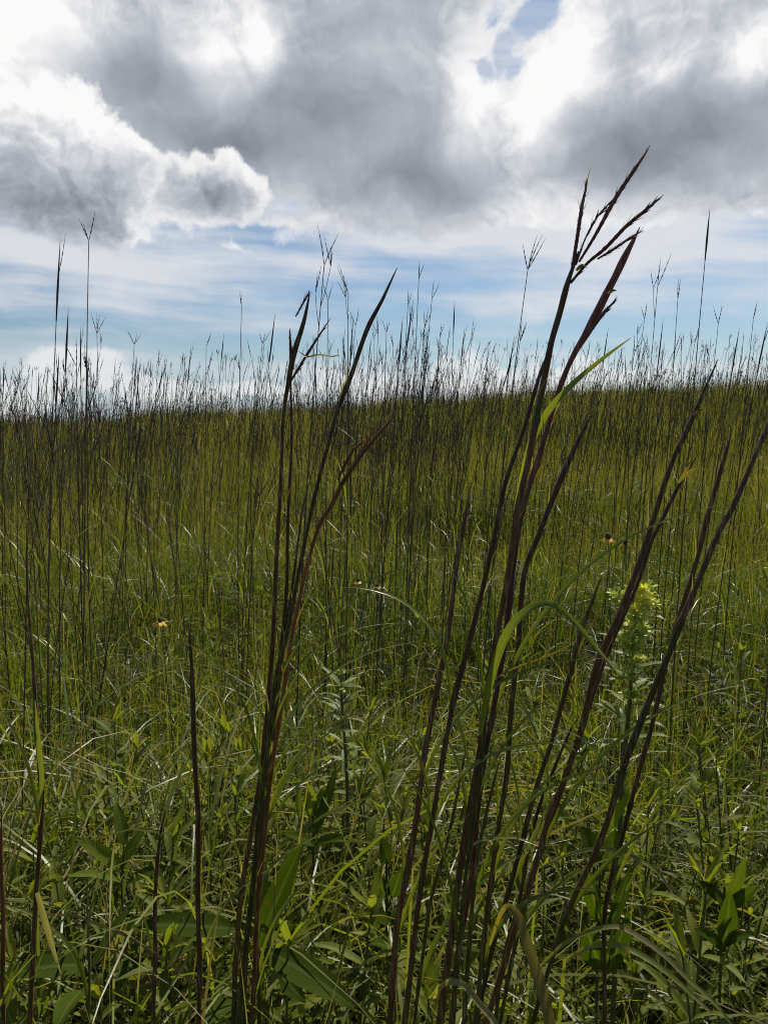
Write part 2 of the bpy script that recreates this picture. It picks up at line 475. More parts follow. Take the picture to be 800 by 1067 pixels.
def stalk_parts(rs, H, style, lean=0.05, lod=0, fat=1.0, leaves=2, leaf_len=(0.25, 0.5), bend=0.05):
    """local geometry of one stalk of height H: (culm, head, [leaf blades])"""
    sides = (6, 4, 3)[lod]; n = (22, 12, 6)[lod]
    a = rs.uniform(0, 6.28); lx, ly = lean * math.cos(a), lean * math.sin(a); b2 = rs.normal(0, bend)
    head_len = {'open': rs.uniform(0.07, 0.115), 'closed': rs.uniform(0.14, 0.24), 'fork': rs.uniform(0.07, 0.11)}[style]
    Hc = H - head_len * 0.9
    def pos(h):
        t = h / H
        return np.array((lx * H * t ** 1.6 + b2 * math.sin(t * 3.1) * H * 0.4, ly * H * t ** 1.6 + b2 * math.cos(t * 2.3) * H * 0.25 - b2 * H * 0.25, h))
    hs = np.linspace(0, Hc, n)
    P = np.array([pos(h) for h in hs])
    nodes = np.sort(rs.uniform(0.12, 0.8, 5)) * Hc
    rad = (0.0024 - 0.0014 * (hs / Hc) ** 1.4)
    for q in nodes:
        k = (hs >= q) & (hs < q + 0.22)
        rad = np.where(k, rad * (1.22 - 0.9 * (hs - q)), rad)
    rad *= fat
    culm = MB(); head = MB(); heads = [head]; tint = rs.uniform(0.2, 0.9)
    tube(culm, P, rad, sides, tint, hs / H * 0.9 + 0.1)
    top = P[-1]; d = unit(P[-1] - P[-2])
    rr = 0.0013 * fat * (1, 1.15, 1.5)[lod]
    rn = (11, 7, 3)[lod]; rsd = (5, 4, 3)[lod]
    def spread(ang):
        q = rs.uniform(0, 6.28); u = unit(np.cross(d, (math.cos(q), math.sin(q), 0.2)))
        return unit(d * math.cos(ang) + u * math.sin(ang))
    if style == 'closed':
        spindle(head, top, d, head_len, 0.0030 * fat, sides, (12, 7, 4)[lod], tint)
        if rs.rand() < 0.5:
            raceme(head, top + d * head_len * 0.55, spread(0.15), head_len * 0.55, rr * 0.8, 0.05, rsd, rn, tint)
    else:
        for k in range(rs.randint(2, 5) if style == 'open' else 2):
            raceme(head, top, spread(rs.uniform(0.12, 0.62)), head_len * rs.uniform(0.75, 1.15), rr, rs.normal(0, 0.06), rsd, rn, tint)
        for k in range(rs.randint(0, 3) if lod < 2 else 0):       # lower side branches with small heads of their own
            h = Hc - rs.uniform(0.08, 0.38); bp = pos(h); sd = spread(rs.uniform(0.12, 0.3)); bl = rs.uniform(0.06, 0.16)
            tube(culm, np.array([bp, bp + sd * bl * 0.5, bp + (sd + d * 0.25) * bl * 0.9]), np.array((0.0009, 0.0008, 0.0007)) * fat, 4, tint, (0.9, 0.95, 1))
            e = bp + (sd + d * 0.25) * bl * 0.9
            side = MB(); heads.append(side)
            for m in range(rs.randint(2, 4)):
                raceme(side, e, spread(rs.uniform(0.05, 0.45)), head_len * rs.uniform(0.5, 0.9), rr * 0.85, rs.normal(0, 0.05), rsd, rn, tint)
    lv = []
    for k in range(leaves):
        q = rs.uniform(0.12, 0.62) * Hc; az = rs.uniform(0, 6.28); L = rs.uniform(*leaf_len)
        t = np.linspace(0, 1, 10 if lod == 0 else 6)
        th = rs.uniform(0.1, 0.35) + rs.uniform(0.6, 2.2) * t ** 1.4
        ds = L / (len(t) - 1)
        hh = np.concatenate(([0], np.cumsum(np.sin(th[:-1]) * ds))); zz = np.concatenate(([0], np.cumsum(np.cos(th[:-1]) * ds)))
        Pl = pos(q) + np.stack((math.cos(az) * hh, math.sin(az) * hh, zz), 1)
        lb = MB()
        ribbon(lb, Pl, rs.uniform(0.004, 0.0075) * np.minimum(1, 0.5 + 3 * t) * np.clip(1 - t ** 2, 0.03, 1), (-math.cos(az) * 0.5, -math.sin(az) * 0.5, 0.8), tint=rs.choice([0.35, 0.5, 0.65, 0.75, 0.95], p=[.25, .3, .2, .1, .15]))
        lv.append(lb)
    return culm, heads, lv


def build_stalk(parts, label, loc, group=None, rz=0.0):
    culm, heads, lv = parts
    t = thing('bluestem_stalk', label, 'grass stalk', loc, rz, group)
    adopt(obj('culm', culm, M['culm'], t), t)
    for hd in heads:
        adopt(obj('seed_head', hd, M['head'], t), t)
    for l in lv:
        adopt(obj('leaf_blade', l, M['blade'], t), t)
    return t


def dup(root, loc, rz, sc, label, group):
    r = root.copy(); COL.objects.link(r)
    r.location = loc; r.rotation_euler = (0, 0, rz); r.scale = sc
    r['label'] = label; r['group'] = group
    for ch in CH[root.name]:
        c = ch.copy(); COL.objects.link(c); c.parent = r
    return r


# --- stalks that stand out against the sky, each where the photograph has it
SKY_STALKS = [
    # tip px, tip py, style, distance, label
    (63, 258, 'closed', 2.3, 'tall thin stalk with a closed spear tip, one of the tall pair far left'),
    (96, 224, 'open', 2.5, 'tallest dark stalk at the left edge, ending in a bundled four-fingered seed head'),
    (101, 329, 'open', 3.6, 'stalk with one raceme held out sideways, just behind the tall pair'),
    (84, 345, 'closed', 3.4, 'short dark spear-tipped stalk close beside the tall pair'),
    (141, 345, 'open', 3.9, 'pale stalk with a three-fingered head standing over the low white cloud'),
    (166, 367, 'fork', 4.3, 'thin stalk with a wide two-fingered fork, next to the three-fingered one'),
    (143, 372, 'closed', 4.2, 'straight dark spear between the three-fingered and two-fingered heads'),
    (199, 364, 'closed', 4.1, 'slanting closed stalk with a thick dark tip above the left field'),
    (216, 342, 'open', 4.2, 'hair-thin stalk with a tiny pale open head'),
    (252, 303, 'fork', 3.2, 'tall slanting stalk with a narrow closed fork, highest left of the central clump'),
    (233, 352, 'closed', 4.2, 'plain straight stalk close left of the tall slanting fork'),
    (275, 343, 'open', 3.5, 'stalk with a splayed dark head of five fingers'),
    (286, 331, 'closed', 3.0, 'upright black spear right beside the splayed head'),
    (341, 240, 'fork', 2.2, 'tall wiry stalk with a long Y-shaped head above the central clump'),
    (342, 291, 'fork', 2.9, 'slender bent stalk with a small drooping fork beside the central clump'),
    (363, 277, 'open', 2.8, 'slender arching stalk with a two-fingered head right of the central clump'),
    (368, 333, 'closed', 3.6, 'dark upright stalk just left of the long leaning spear'),
    (403, 331, 'open', 3.6, 'stalk with a dense upright purple head below the long spear tip'),
    (395, 327, 'open', 3.9, 'stalk with spreading purple fingers just below the long spear tip'),
    (437, 272, 'open', 2.9, 'tall bushy-headed stalk in the middle of the skyline'),
    (426, 300, 'fork', 3.3, 'forked stalk close left of the bushy-headed one'),
    (452, 292, 'fork', 3.3, 'forked stalk leaning away from the bushy-headed one'),
    (473, 317, 'closed', 3.4, 'slanting stalk with a slim closed tip in the middle of the skyline'),
    (459, 337, 'open', 3.9, 'thin stalk with a wide three-fingered head, below the slim closed tip'),
    (493, 335, 'fork', 3.8, 'dark fork-headed stalk leaning over the blue gap of sky'),
    (483, 345, 'closed', 4.0, 'short thick spear behind the fork over the blue gap'),
    (515, 357, 'fork', 4.3, 'small forked stalk alone over the low white clouds'),
    (554, 248, 'open', 2.3, 'stalk with tall two-tiered dark head left of the big leaning clump'),
    (632, 345, 'closed', 3.6, 'straight stalk right behind the bright yellow-green blade'),
    (687, 268, 'open', 2.8, 'pale stalk with a leaning two-fingered head, nearest to the clump of purple tips'),
    (706, 290, 'open', 3.0, 'pale stalk with a forked head just right of the leaning two-fingered one'),
    (672, 316, 'open', 3.5, 'short stalk with a star-like head between the pale forks and the clump'),
    (740, 221, 'closed', 2.2, 'single tall straight spear-tipped stalk at the right of the sky'),
    (750, 318, 'open', 3.3, 'stalk with three spread fingers just right of the straight spear'),
    (786, 314, 'open', 3.3, 'stalk with a four-fingered purple head near the right edge'),
    (799, 340, 'closed', 2.9, 'thick dark leaning spear cut by the right edge'),
    (719, 345, 'open', 4.2, 'small dark tufted head between the pale fork and the straight spear'),
    (71, 326, 'closed', 2.4, 'half-height spear rising between the two stalks of the tall pair'),
    (79, 350, 'fork', 2.5, 'forked stalk at the foot of the tall pair, lower than its neighbours'),
    (60, 372, 'closed', 2.5, 'lowest spear of the bunch around the tall pair'),
    (90, 362, 'open', 2.6, 'loose-headed stalk on the right flank of the bunch around the tall pair'),
    (430, 316, 'closed', 3.0, 'slim spear pressed against the tall bushy-headed stalk'),
    (444, 322, 'open', 3.1, 'open-headed stalk just below the tall bushy head'),
    (419, 334, 'closed', 3.2, 'dark spear left of the bunch under the bushy head'),
    (447, 340, 'fork', 3.4, 'lowest forked stalk in the bunch under the bushy head'),
    (411, 345, 'open', 3.5, 'many-fingered stalk in the gap between the long spear and the bushy head'),
    (664, 342, 'open', 3.4, 'dark many-fingered stalk under the star-like head'),
    (692, 336, 'closed', 3.2, 'slanting spear under the two pale forked stalks'),
    (677, 350, 'fork', 3.6, 'dark forked stalk under the leaning two-fingered head'),
    (728, 340, 'fork', 3.3, 'forked stalk pressed close to the tall straight spear'),
    (770, 345, 'closed', 3.4, 'dark spear between the three-fingered and the purple four-fingered heads'),
    (614, 352, 'open', 3.6, 'open head showing just right of the two tallest leaning stalks'),
    (536, 352, 'closed', 3.5, 'slim spear left of the stalk with the two-tiered head'),
    (20, 388, 'open', 4.6, 'small stalk with a loose forked head at the far left edge'),
    (5, 380, 'closed', 4.2, 'dark leaning stalk cut by the left edge'),
]
for i, (px, py, st, dist, lab) in enumerate(SKY_STALKS):
    rs = np.random.RandomState(400 + i)
    tip = at(px, py, dist)
    bx, by = tip[0] - (0.03 if px == 740 else rs.uniform(0.02, 0.16)), dist + rs.uniform(-0.05, 0.05)
    z0 = float(terrain(bx, by))
    H = tip[2] - z0
    cu, he, lv = stalk_parts(rs, H, st, lean=0.0, lod=0, fat=1.12, leaves=rs.randint(1, 3), bend=0.012)
    # lean so that the tip stands at the wanted place
    dx, dy = tip[0] - bx, tip[1] - by
    for mb in (cu, *he, *lv):
        for V in mb.V:
            k = np.clip(V[:, 2] / H, 0, 1.1) ** 1.8
            V[:, 0] += dx * k; V[:, 1] += dy * k
    build_stalk((cu, he, lv), lab, (bx, by, z0), 'tall stalks standing out against the sky')

# --- prototypes for the field
PROT = []
styles = ['open', 'closed', 'fork', 'open', 'closed', 'closed', 'open', 'closed', 'fork', 'open', 'closed', 'open', 'closed', 'closed']
GL = {
    'open': ('dark bluestem stalk with a spread seed head standing in the middle field', 'open-headed stalks in the field'),
    'closed': ('dark bluestem stalk with a closed spear tip standing in the middle field', 'spear-tipped stalks in the field'),
    'fork': ('dark bluestem stalk with a two-fingered head standing in the middle field', 'fork-headed stalks in the field'),
}


def envelope(px):
    return np.interp(px, [-200, 0, 60, 150, 250, 330, 420, 500, 600, 700, 800, 1000], [385, 385, 375, 372, 362, 350, 335, 350, 362, 352, 345, 345])


def pix(x, y, z):
    c, s = math.cos(PITCH), math.sin(PITCH)
    zz = z - CAM_Z
    dep = y * c - zz * s
    return 400 + F_PX * x / dep, 533.5 - F_PX * (y * s + zz * c) / dep


spots = []
tries = 0
while len(spots) < 195 and tries < 20000:
    tries += 1
    r = math.sqrt(RS.uniform(1.9 ** 2, 6.3 ** 2)); a = RS.uniform(-0.50, 0.50)
    x, y = r * math.sin(a), r * math.cos(a)
    if r < 2.6 and RS.rand() < 0.6: continue
    if patch(np.array([x]), np.array([y]), 1.4, 5)[0] < RS.rand() * 0.55: continue
    z0 = float(terrain(x, y))
    px, _ = pix(x, y, 1.6)
    env = envelope(px)
    zmax = at(px, env, y)[2] - z0
    H = min(RS.uniform(1.15, 2.25), at(px, env + RS.exponential(38), y)[2] - z0)
    spots.append((r, x, y, z0, H))
spots.sort()
for i, (r, x, y, z0, H) in enumerate(spots):
    j = RS.randint(len(styles))
    if len(PROT) < len(styles):
        j = len(PROT)
        rs = np.random.RandomState(700 + j)
        proto = build_stalk(stalk_parts(rs, 1.8, styles[j], lean=rs.uniform(0.02, 0.22), lod=0 if j < 6 else 1, leaves=rs.randint(1, 4)), GL[styles[j]][0], (x, y, z0), GL[styles[j]][1], RS.uniform(0, 6.28))
        s = H / 1.8
        proto.scale = (1, 1, s)
        PROT.append(proto)
    else:
        s = H / 1.8
        dup(PROT[j], (x, y, z0), RS.uniform(0, 6.28), (1, 1, s), *GL[styles[j]])

# --- the rest of the stalks, too many to count
far = MB()
bank = {1: [], 2: []}
for lod in (1, 2):
    for j in range(22):
        rs = np.random.RandomState(900 + lod * 50 + j)
        cu, he, lv = stalk_parts(rs, 1.8, rs.choice(['open', 'closed', 'fork', 'closed']), lean=rs.uniform(0, 0.12), lod=lod, fat=(1.3, 1.75)[lod - 1], leaves=0)
        for q in he[1:]:
            he[0].add(*q.cat())
        A = [cu.cat(), he[0].cat()]
        bank[lod].append(A)


def scatter_stalks(mbs, n, r0, r1, half, lod, hr, wid=1.0, lowf=0.55, capx=30.0):
    x, y = wedge(n, r0, r1, half)
    keep = patch(x, y, 0.7, 5) * 0.55 + patch(x, y, 1.9, 6) * 0.45 > RS.rand(n) * 0.85
    x, y = x[keep], y[keep]
    z0 = terrain(x, y)
    for k in range(len(x)):
        px, _ = pix(x[k], y[k], 1.6)
        if not -250 < px < 1050: continue
        H = RS.uniform(0.85, 1.45) if RS.rand() < lowf else RS.uniform(*hr)
        cap = envelope(px) + RS.exponential(capx) - 6
        H = min(H, at(px, cap, y[k])[2] - z0[k])
        if H < 0.5: continue
        ln = RS.normal(0.09, 0.08)
        A = bank[lod][RS.randint(22)]
        a = RS.uniform(0, 6.28); ca, sa = math.cos(a), math.sin(a)
        for mb, (V, Q, T, ti, al, ac) in zip(mbs, A):
            W = np.empty_like(V)
            W[:, 0] = (V[:, 0] * ca - V[:, 1] * sa) * wid + x[k]
            W[:, 1] = (V[:, 0] * sa + V[:, 1] * ca) * wid + y[k]
            W[:, 0] += ln * H * np.clip(V[:, 2] / 1.8, 0, 1) ** 1.6
            W[:, 2] = V[:, 2] * H / 1.8 + z0[k]
            mb.add(W, Q, T, np.clip(ti + RS.normal(0, 0.15), 0, 1), al, ac)


fc, fh = MB(), MB()
scatter_stalks((fc, fh), 2300, 5.8, 14, 0.54, 1, (1.4, 2.8), 1.2, 0.3, 42)
scatter_stalks((fc, fh), 9000, 13.5, 34, 0.54, 2, (1.3, 2.6), 1.6, 0.80, 34)
tag(obj('distant_stalks', fc, M['far_culm']), 'far bluestem stalks massed along the skyline', 'grass stalks', kind='stuff')
tag(obj('distant_seed_heads', fh, M['far_head']), 'far purple seed heads massed along the skyline', 'seed heads', kind='stuff')

# ------------------------------------------------------------------ the big stalks close to the lens
K_W = 0.87


def trace(pts, y0, y1, n):
    """pixel outline (px, py, width px) -> smooth 3D path with radii, between forward distances y0 (first) and y1 (last)"""
    A = np.array([(p[0], p[1]) for p in pts], float)
    s = np.concatenate(([0], np.cumsum(np.hypot(*np.diff(A, axis=0).T)))); s /= s[-1]
    rows = []
    for (px, py, wd), k in zip(pts, s):
        y = y0 + (y1 - y0) * k
        q = at(px, py, y)
        dist = np.linalg.norm(q - np.array((0, 0, CAM_Z)))
        rows.append((*q, wd * K_W / F_PX * dist * 0.5))
    r = catmull(rows, n)
    r[:, 3] = np.maximum(r[:, 3], 0.00012)
    return r


def local(mb, o):
    mb.V = [v - o for v in mb.V]
    return mb


def stalk(label, pts, y0, y1, mat='near_culm', racemes=(), blades_=(), tint=0.5, group=None, scruffs=0, seed=0, al0=1.0):
    rs = np.random.RandomState(3000 + seed)
    r = trace(pts, y0, y1, 120)
    d = unit(r[-1, :3] - r[-12, :3]); d = unit(d * np.array((0.75, 0.75, 1.0)))
    low = r[-1, :3]
    k = low[2] / max(-d[2], 0.2)
    base = low + d * k
    base[2] = float(terrain(base[0], base[1]))
    ext = np.array([low + (base - low) * t for t in np.linspace(0, 1, 9)[1:]])
    P = np.concatenate((r[:, :3], ext)); rad = np.concatenate((r[:, 3], np.full(8, max(r[-1, 3], 0.0015))))
    # sheath joints: a step in thickness every so often, and slight unevenness
    hs = np.concatenate(([0], np.cumsum(np.linalg.norm(np.diff(P, axis=0), axis=1))))
    q = rs.uniform(0.12, 0.3); joints = []
    while q < hs[-1]:
        near = (hs > q) & (hs < q + 0.16)
        rad = np.where(near, rad * (1.0 + 0.16 * (hs - q) / 0.16), rad)
        rad = rad * (1 + 0.30 * np.exp(-((hs - q) / 0.004) ** 2))
        joints.append(q); q += rs.uniform(0.17, 0.33)
    rad = rad * (1 + 0.05 * np.sin(hs * 90 + seed) + 0.03 * np.sin(hs * 210))
    P = P + 0.0008 * np.stack((np.sin(hs * 31 + seed), 0 * hs, 0 * hs), 1)
    t = thing('bluestem_stalk', label, 'grass stalk', base, 0, group or 'big bluestem stalks in front')
    seg = np.searchsorted(np.array(joints), hs)
    tint = np.clip(tint + np.array([0.28, -0.25, 0.1, -0.1, 0.3, -0.2, 0.0, 0.2] * 3)[(seg + seed) % 8], 0, 1)
    al = np.clip(al0 + np.array([0.0, -0.35, 0.1, -0.15, 0.05])[(seg * 2 + seed) % 5] * (1 - 0.6 * (al0 < 0.5)) - hs / hs[-1] * 1.15, 0, 1)
    mb = MB(); tube(mb, P, rad, 9, tint, al, 0.8)
    obj('culm', local(mb, base), M[mat], t)
    for e in racemes:
        pr, ya, yb = e[:3]
        rr = trace(pr, ya, yb, 34)
        z = np.where(np.arange(34) % 2, 1.08, 0.93)
        h = MB(); tube(h, rr[:, :3], rr[:, 3] * z, 7, rs.uniform(0.3, 0.9), np.linspace(0.3, 1, 34), 0.75)
        # spikelet tips sticking out a little
        for m in range(3, 31, 2):
            if rs.rand() < 0.4 and rr[m, 3] > 0.0010:
                dd = unit(rr[m, :3] - rr[m + 1, :3]) * (1 if pr[0][1] < pr[-1][1] else -1)
                o_ = unit(np.array((rs.normal(), rs.normal(), rs.normal())))
                b0 = rr[m, :3] + o_ * rr[m, 3] * 0.5
                tube(h, np.array((b0, b0 + (dd + o_ * 0.22) * 0.0045, b0 + (dd + o_ * 0.30) * 0.0085)), np.array((0.0006, 0.0006, 0.0001)), 4, 0.8, (0.5, 0.8, 1.0))
        for m in range(20):
            i = rs.randint(2, 32); o_ = unit(rs.normal(0, 1, 3)); dd = unit(rr[max(i - 1, 0), :3] - rr[i, :3]) * (1 if pr[0][1] < pr[-1][1] else -1)
            b0 = rr[i, :3] + o_ * rr[i, 3] * 0.8
            tube(h, np.array((b0, b0 + (dd + o_ * 0.45) * rs.uniform(0.003, 0.008))), np.array((0.00028, 0.0001)), 3, 0.9, 1.0)
        obj('raceme', local(h, base), M['near_head'] if len(e) < 4 else M[e[3]], t)
    for e in blades_:
        pb, ya, yb, m, nrm, ti = e
        rb = trace(pb, ya, yb, 36)
        b = MB(); ribbon(b, rb[:, :3], rb[:, 3] * 2, nrm, ti, 0.28, 0.3)
        obj('leaf_blade', local(b, base), M[m], t)
    # narrow leaf blades leaving the stem low down
    for k in range(3 if len(pts) > 8 else 1):
        i = rs.randint(64, 118); up = unit(P[i - 8] - P[i]); L_ = rs.uniform(0.14, 0.32); tt = np.linspace(0, 1, 16)
        sd = unit(np.array((rs.choice((-1, 1)) * 1.0, rs.uniform(-0.5, 0.5), 0))); cv = rs.uniform(0.15, 0.6)
        Pb = P[i] + np.outer(tt * L_, up) + np.outer((0.12 * tt + cv * tt ** 2.2) * L_, sd) - np.outer(cv * 0.6 * L_ * tt ** 3, (0, 0, 1))
        b = MB(); ribbon(b, Pb, rs.uniform(0.0045, 0.0075) * np.minimum(1, 0.6 + 2 * tt) * np.clip(1 - tt ** 2.2, 0.03, 1), (-sd[0] * 0.6, -0.5, 0.6), rs.uniform(0.4, 0.8), 0.3)
        obj('leaf_blade', local(b, base), M['blade'], t)
    # frayed sheath edges
    for k in range(scruffs * 2):
        i = rs.randint(14, 104); p0 = P[i]; up = unit(P[i - 6] - P[i]); sd = np.array((rs.choice((-1, 1)) * 0.35, 0.1, 0))
        L_ = rs.uniform(0.02, 0.09); tt = np.linspace(0, 1, 7)[:, None]
        b = MB(); ribbon(b, p0 + up * L_ * tt + sd * L_ * 0.6 * tt ** 2, 0.0028 * np.clip(1 - tt[:, 0], 0.05, 1), (0, -1, 0.2), rs.uniform(0.1, 0.9), 0.4)
        obj('leaf_sheath', local(b, base), M['straw'], t)
    return t


# upright clump on the left
stalk('tallest stalk of the upright clump, its frayed tip holding a strip of straw',
      [(322, 306, 1.5), (316, 335, 6), (306, 370, 8), (301, 400, 7), (296, 432, 5), (292, 500, 5), (289, 581, 5.5), (284, 662, 6), (279, 745, 6.5), (262, 870, 6.5), (249, 950, 6), (244, 1067, 6)],
      0.92, 0.98, racemes=[([(300, 402, 3), (322, 366, 4), (344, 332, 1)], 0.92, 0.93), ([(306, 385, 2), (303, 360, 3.2), (302, 342, 0.8)], 0.92, 0.92), ([(308, 330, 2), (318, 312, 2.6), (323, 303, 1)], 0.92, 0.92)],
      blades_=[([(311, 366, 1), (320, 372, 4), (332, 370, 3.5), (345, 372, 4), (354, 370, 1)], 0.915, 0.92, 'straw', (0, -0.6, 0.8), 0.9)], tint=0.55, scruffs=4, seed=1)
stalk('long dark stalk sweeping up from the upright clump to a clean sharp tip',
      [(413, 279, 0.8), (405, 297, 3.5), (398, 313, 5), (384, 341, 6.5), (367, 389, 6.5), (351, 428, 6), (339, 472, 5), (329, 515, 5), (318, 565, 5.5), (307, 615, 6), (299, 660, 6.5), (290, 700, 7), (282, 748, 7), (268, 878, 6.5), (259, 961, 6.5), (248, 1067, 6.5)],
      0.86, 0.93, blades_=[([(352, 428, 4), (356, 410, 3), (358, 398, 0.6)], 0.875, 0.875, 'blade', (0, -1, 0), 0.75)], tint=0.35, scruffs=3, seed=2)
stalk('red-brown stalk of the upright clump with a split, drooping feathery tip',
      [(392, 444, 1), (372, 480, 7), (356, 506, 7), (343, 530, 6.5), (333, 545, 6), (321, 583, 5), (313, 622, 5), (305, 662, 5), (298, 700, 5.5), (291, 748, 6), (275, 870, 6), (268, 960, 5.5), (262, 1067, 5.5)],
      0.90, 0.95, mat='culm_red', racemes=[([(354, 506, 5), (376, 475, 6), (398, 448, 5), (416, 428, 0.8)], 0.90, 0.89, 'culm_red'), ([(352, 500, 3), (366, 472, 5), (380, 458, 2)], 0.90, 0.91, 'culm_red')], tint=0.7, scruffs=4, seed=3, al0=1.0)
stalk('straight upright stalk in the middle of the upright clump, with a blunt spear tip',
      [(302, 344, 0.8), (303, 370, 2.5), (303, 420, 3.5), (303, 480, 4.5), (300, 560, 4.5), (297, 632, 5), (291, 700, 5), (286, 750, 5), (275, 860, 5), (268, 960, 4.5), (270, 1067, 5)], 0.97, 1.0, tint=0.3, scruffs=2, seed=4)
stalk('thin stalk half hidden in the upright clump, ending low among the others',
      [(318, 524, 0.8), (311, 560, 3), (303, 620, 4), (297, 667, 4.5), (290, 720, 4.5), (279, 800, 4.5), (270, 880, 4), (257, 1000, 4), (254, 1067, 4)], 0.98, 1.0, tint=0.6, seed=5)
# single stalks at the left
stalk('single thick dark spear rising straight from the leaves left of the upright clump',
      [(197, 648, 0.8), (198, 670, 3.5), (200, 710, 6), (203, 770, 6.5), (206, 850, 6), (207, 930, 6), (208, 1067, 5.5)], 0.88, 0.92, tint=0.2, scruffs=1, seed=6)
stalk('thin straight stalk with a pale blade at its top, left of the single thick spear',
      [(172, 845, 1.5), (167, 868, 3.5), (164, 900, 4.5), (162, 960, 4.8), (160, 1067, 4.8)], 0.95, 0.98, tint=0.3,
      blades_=[([(167, 872, 3), (173, 845, 5), (184, 815, 4), (197, 790, 0.8)], 0.95, 1.0, 'blade', (0, -1, 0.3), 0.9)], seed=7)
stalk('green-sheathed stalk with a long blade at the left edge, dark in its lower part',
      [(27, 545, 0.8), (29, 600, 2.5), (33, 672, 3.5), (38, 748, 5.5), (43, 810, 6), (42, 870, 5), (39, 925, 5), (34, 1000, 5), (32, 1067, 5)], 1.0, 0.98, tint=0.4,
      blades_=[([(36, 730, 3), (40, 770, 6), (44, 810, 5), (41, 860, 0.8)], 0.99, 0.98, 'blade', (0, -1, 0.1), 0.75), ([(39, 930, 4), (46, 955, 6), (56, 990, 4), (64, 1015, 0.8)], 0.975, 0.96, 'straw', (0.2, -1, 0.4), 0.8)], seed=8)
stalk('short reddish stalk cut by the left edge above the broad leaves', [(2, 845, 0.8), (2, 880, 3.5), (3, 950, 4.5), (4, 1067, 4.5)], 0.95, 0.97, mat='culm_red', tint=0.5, seed=9)
stalk('short yellow-green stalk among the broad leaves at the lower left corner', [(92, 915, 0.8), (92, 960, 2.5), (93, 1010, 3), (93, 1067, 3.2)], 1.0, 1.0, tint=0.9, seed=10, al0=0.2)

# big leaning clump right of the middle
stalk('tallest stalk of the leaning clump, crowned by five long purple racemes',
      [(604, 262, 3), (595, 285, 6), (590, 300, 8), (583, 325, 9), (573, 358, 9), (565, 400, 9.5), (558, 440, 10), (551, 480, 9), (539, 532, 9), (532, 576, 8.5), (525, 620, 8.5), (517, 665, 8), (511, 700, 8), (503, 755, 8.5), (494, 815, 9), (484, 880, 9.5), (474, 942, 9), (466, 1000, 9), (459, 1067, 9)],
      0.72, 0.76, racemes=[
          ([(595, 284, 4), (600, 255, 5.5), (606, 215, 5), (610, 197, 3), (612, 186, 0.8)], 0.72, 0.72),
          ([(603, 273, 3.5), (620, 245, 5), (642, 205, 6.5), (660, 178, 5), (672, 160, 2.5), (677, 151, 0.6)], 0.72, 0.71),
          ([(600, 276, 2), (609, 250, 2.4), (622, 226, 2.6), (641, 205, 2)], 0.72, 0.715),
          ([(594, 295, 4), (612, 274, 4.5), (630, 259, 5.5), (652, 236, 5.5), (676, 216, 4.5), (691, 203, 0.8)], 0.72, 0.70),
          ([(622, 270, 2), (640, 259, 3), (656, 248, 2.6), (670, 240, 0.6)], 0.715, 0.71)],
      blades_=[([(600, 282, 3), (606, 277, 4), (611, 279, 0.6)], 0.715, 0.71, 'straw', (0, -1, 0.4), 0.3), ([(610, 192, 1.5), (613, 182, 1), (615, 174, 0.4)], 0.72, 0.72, 'straw', (0, -1, 0), 0.5)],
      tint=0.6, scruffs=4, seed=11)
stalk('thick spindle-headed stalk of the leaning clump, second in height, with a small side spear',
      [(667, 236, 0.7), (661, 248, 4.5), (651, 266, 9), (640, 288, 10.5), (630, 307, 11), (619, 330, 12), (610, 348, 11), (599, 367, 8.5), (587, 395, 7.5), (573, 438, 7.5), (563, 470, 8), (549, 510, 9), (540, 545, 9), (535, 590, 8), (530, 640, 8), (520, 700, 8), (510, 760, 7), (497, 850, 7), (488, 930, 7), (477, 1000, 7), (470, 1067, 7)],
      0.74, 0.79, mat='near_head', racemes=[([(614, 347, 3), (628, 327, 5), (637, 317, 3), (643, 310, 0.7)], 0.735, 0.73)],
      blades_=[([(633, 306, 2), (638, 303, 3.5), (642, 303, 0.8)], 0.73, 0.725, 'straw', (0, -1, 0.3), 0.5),
               ([(536, 545, 4), (542, 508, 7), (554, 460, 8.5), (565, 438, 8.5), (577, 421, 8), (600, 397, 6.5), (630, 372, 4.5), (657, 352, 0.8)], 0.76, 0.70, 'blade', (-0.3, -1, 0.45), 0.80)],
      tint=0.5, scruffs=5, seed=12, al0=0.9)
stalk('dark slim stalk in the leaning clump, joining the tallest one at its neck',
      [(581, 330, 1), (570, 368, 4.5), (561, 391, 5.5), (546, 447, 6), (526, 507, 6.5), (515, 556, 7), (505, 600, 7), (493, 652, 7), (484, 690, 7.5), (475, 722, 7.5), (465, 766, 7), (457, 810, 7), (449, 865, 6.5), (440, 916, 7), (431, 976, 7), (422, 1067, 7)], 0.69, 0.74, tint=0.3, scruffs=3, seed=13)
stalk('spear-tipped stalk on the outer right of the leaning clump, ending below the skyline',
      [(615, 431, 0.8), (609, 444, 4), (600, 462, 7), (590, 486, 8.5), (579, 513, 8.5), (562, 556, 8), (547, 592, 8), (542, 625, 8), (540, 665, 7.5), (537, 700, 7.5), (531, 760, 7), (527, 806, 7), (519, 865, 6.5), (512, 916, 6.5), (503, 980, 6), (497, 1067, 6)], 0.78, 0.83, tint=0.4, scruffs=3, seed=14)
stalk('reddish spear-tipped stalk standing apart on the left side of the leaning clump',
      [(490, 503, 0.8), (488, 518, 4), (484, 545, 5.5), (476, 592, 6.5), (468, 648, 7), (460, 692, 8), (452, 735, 8), (444, 780, 7.5), (438, 820, 7), (430, 872, 8), (421, 926, 8), (413, 976, 8), (405, 1067, 8)], 0.74, 0.78, tint=0.75, scruffs=2, seed=15)
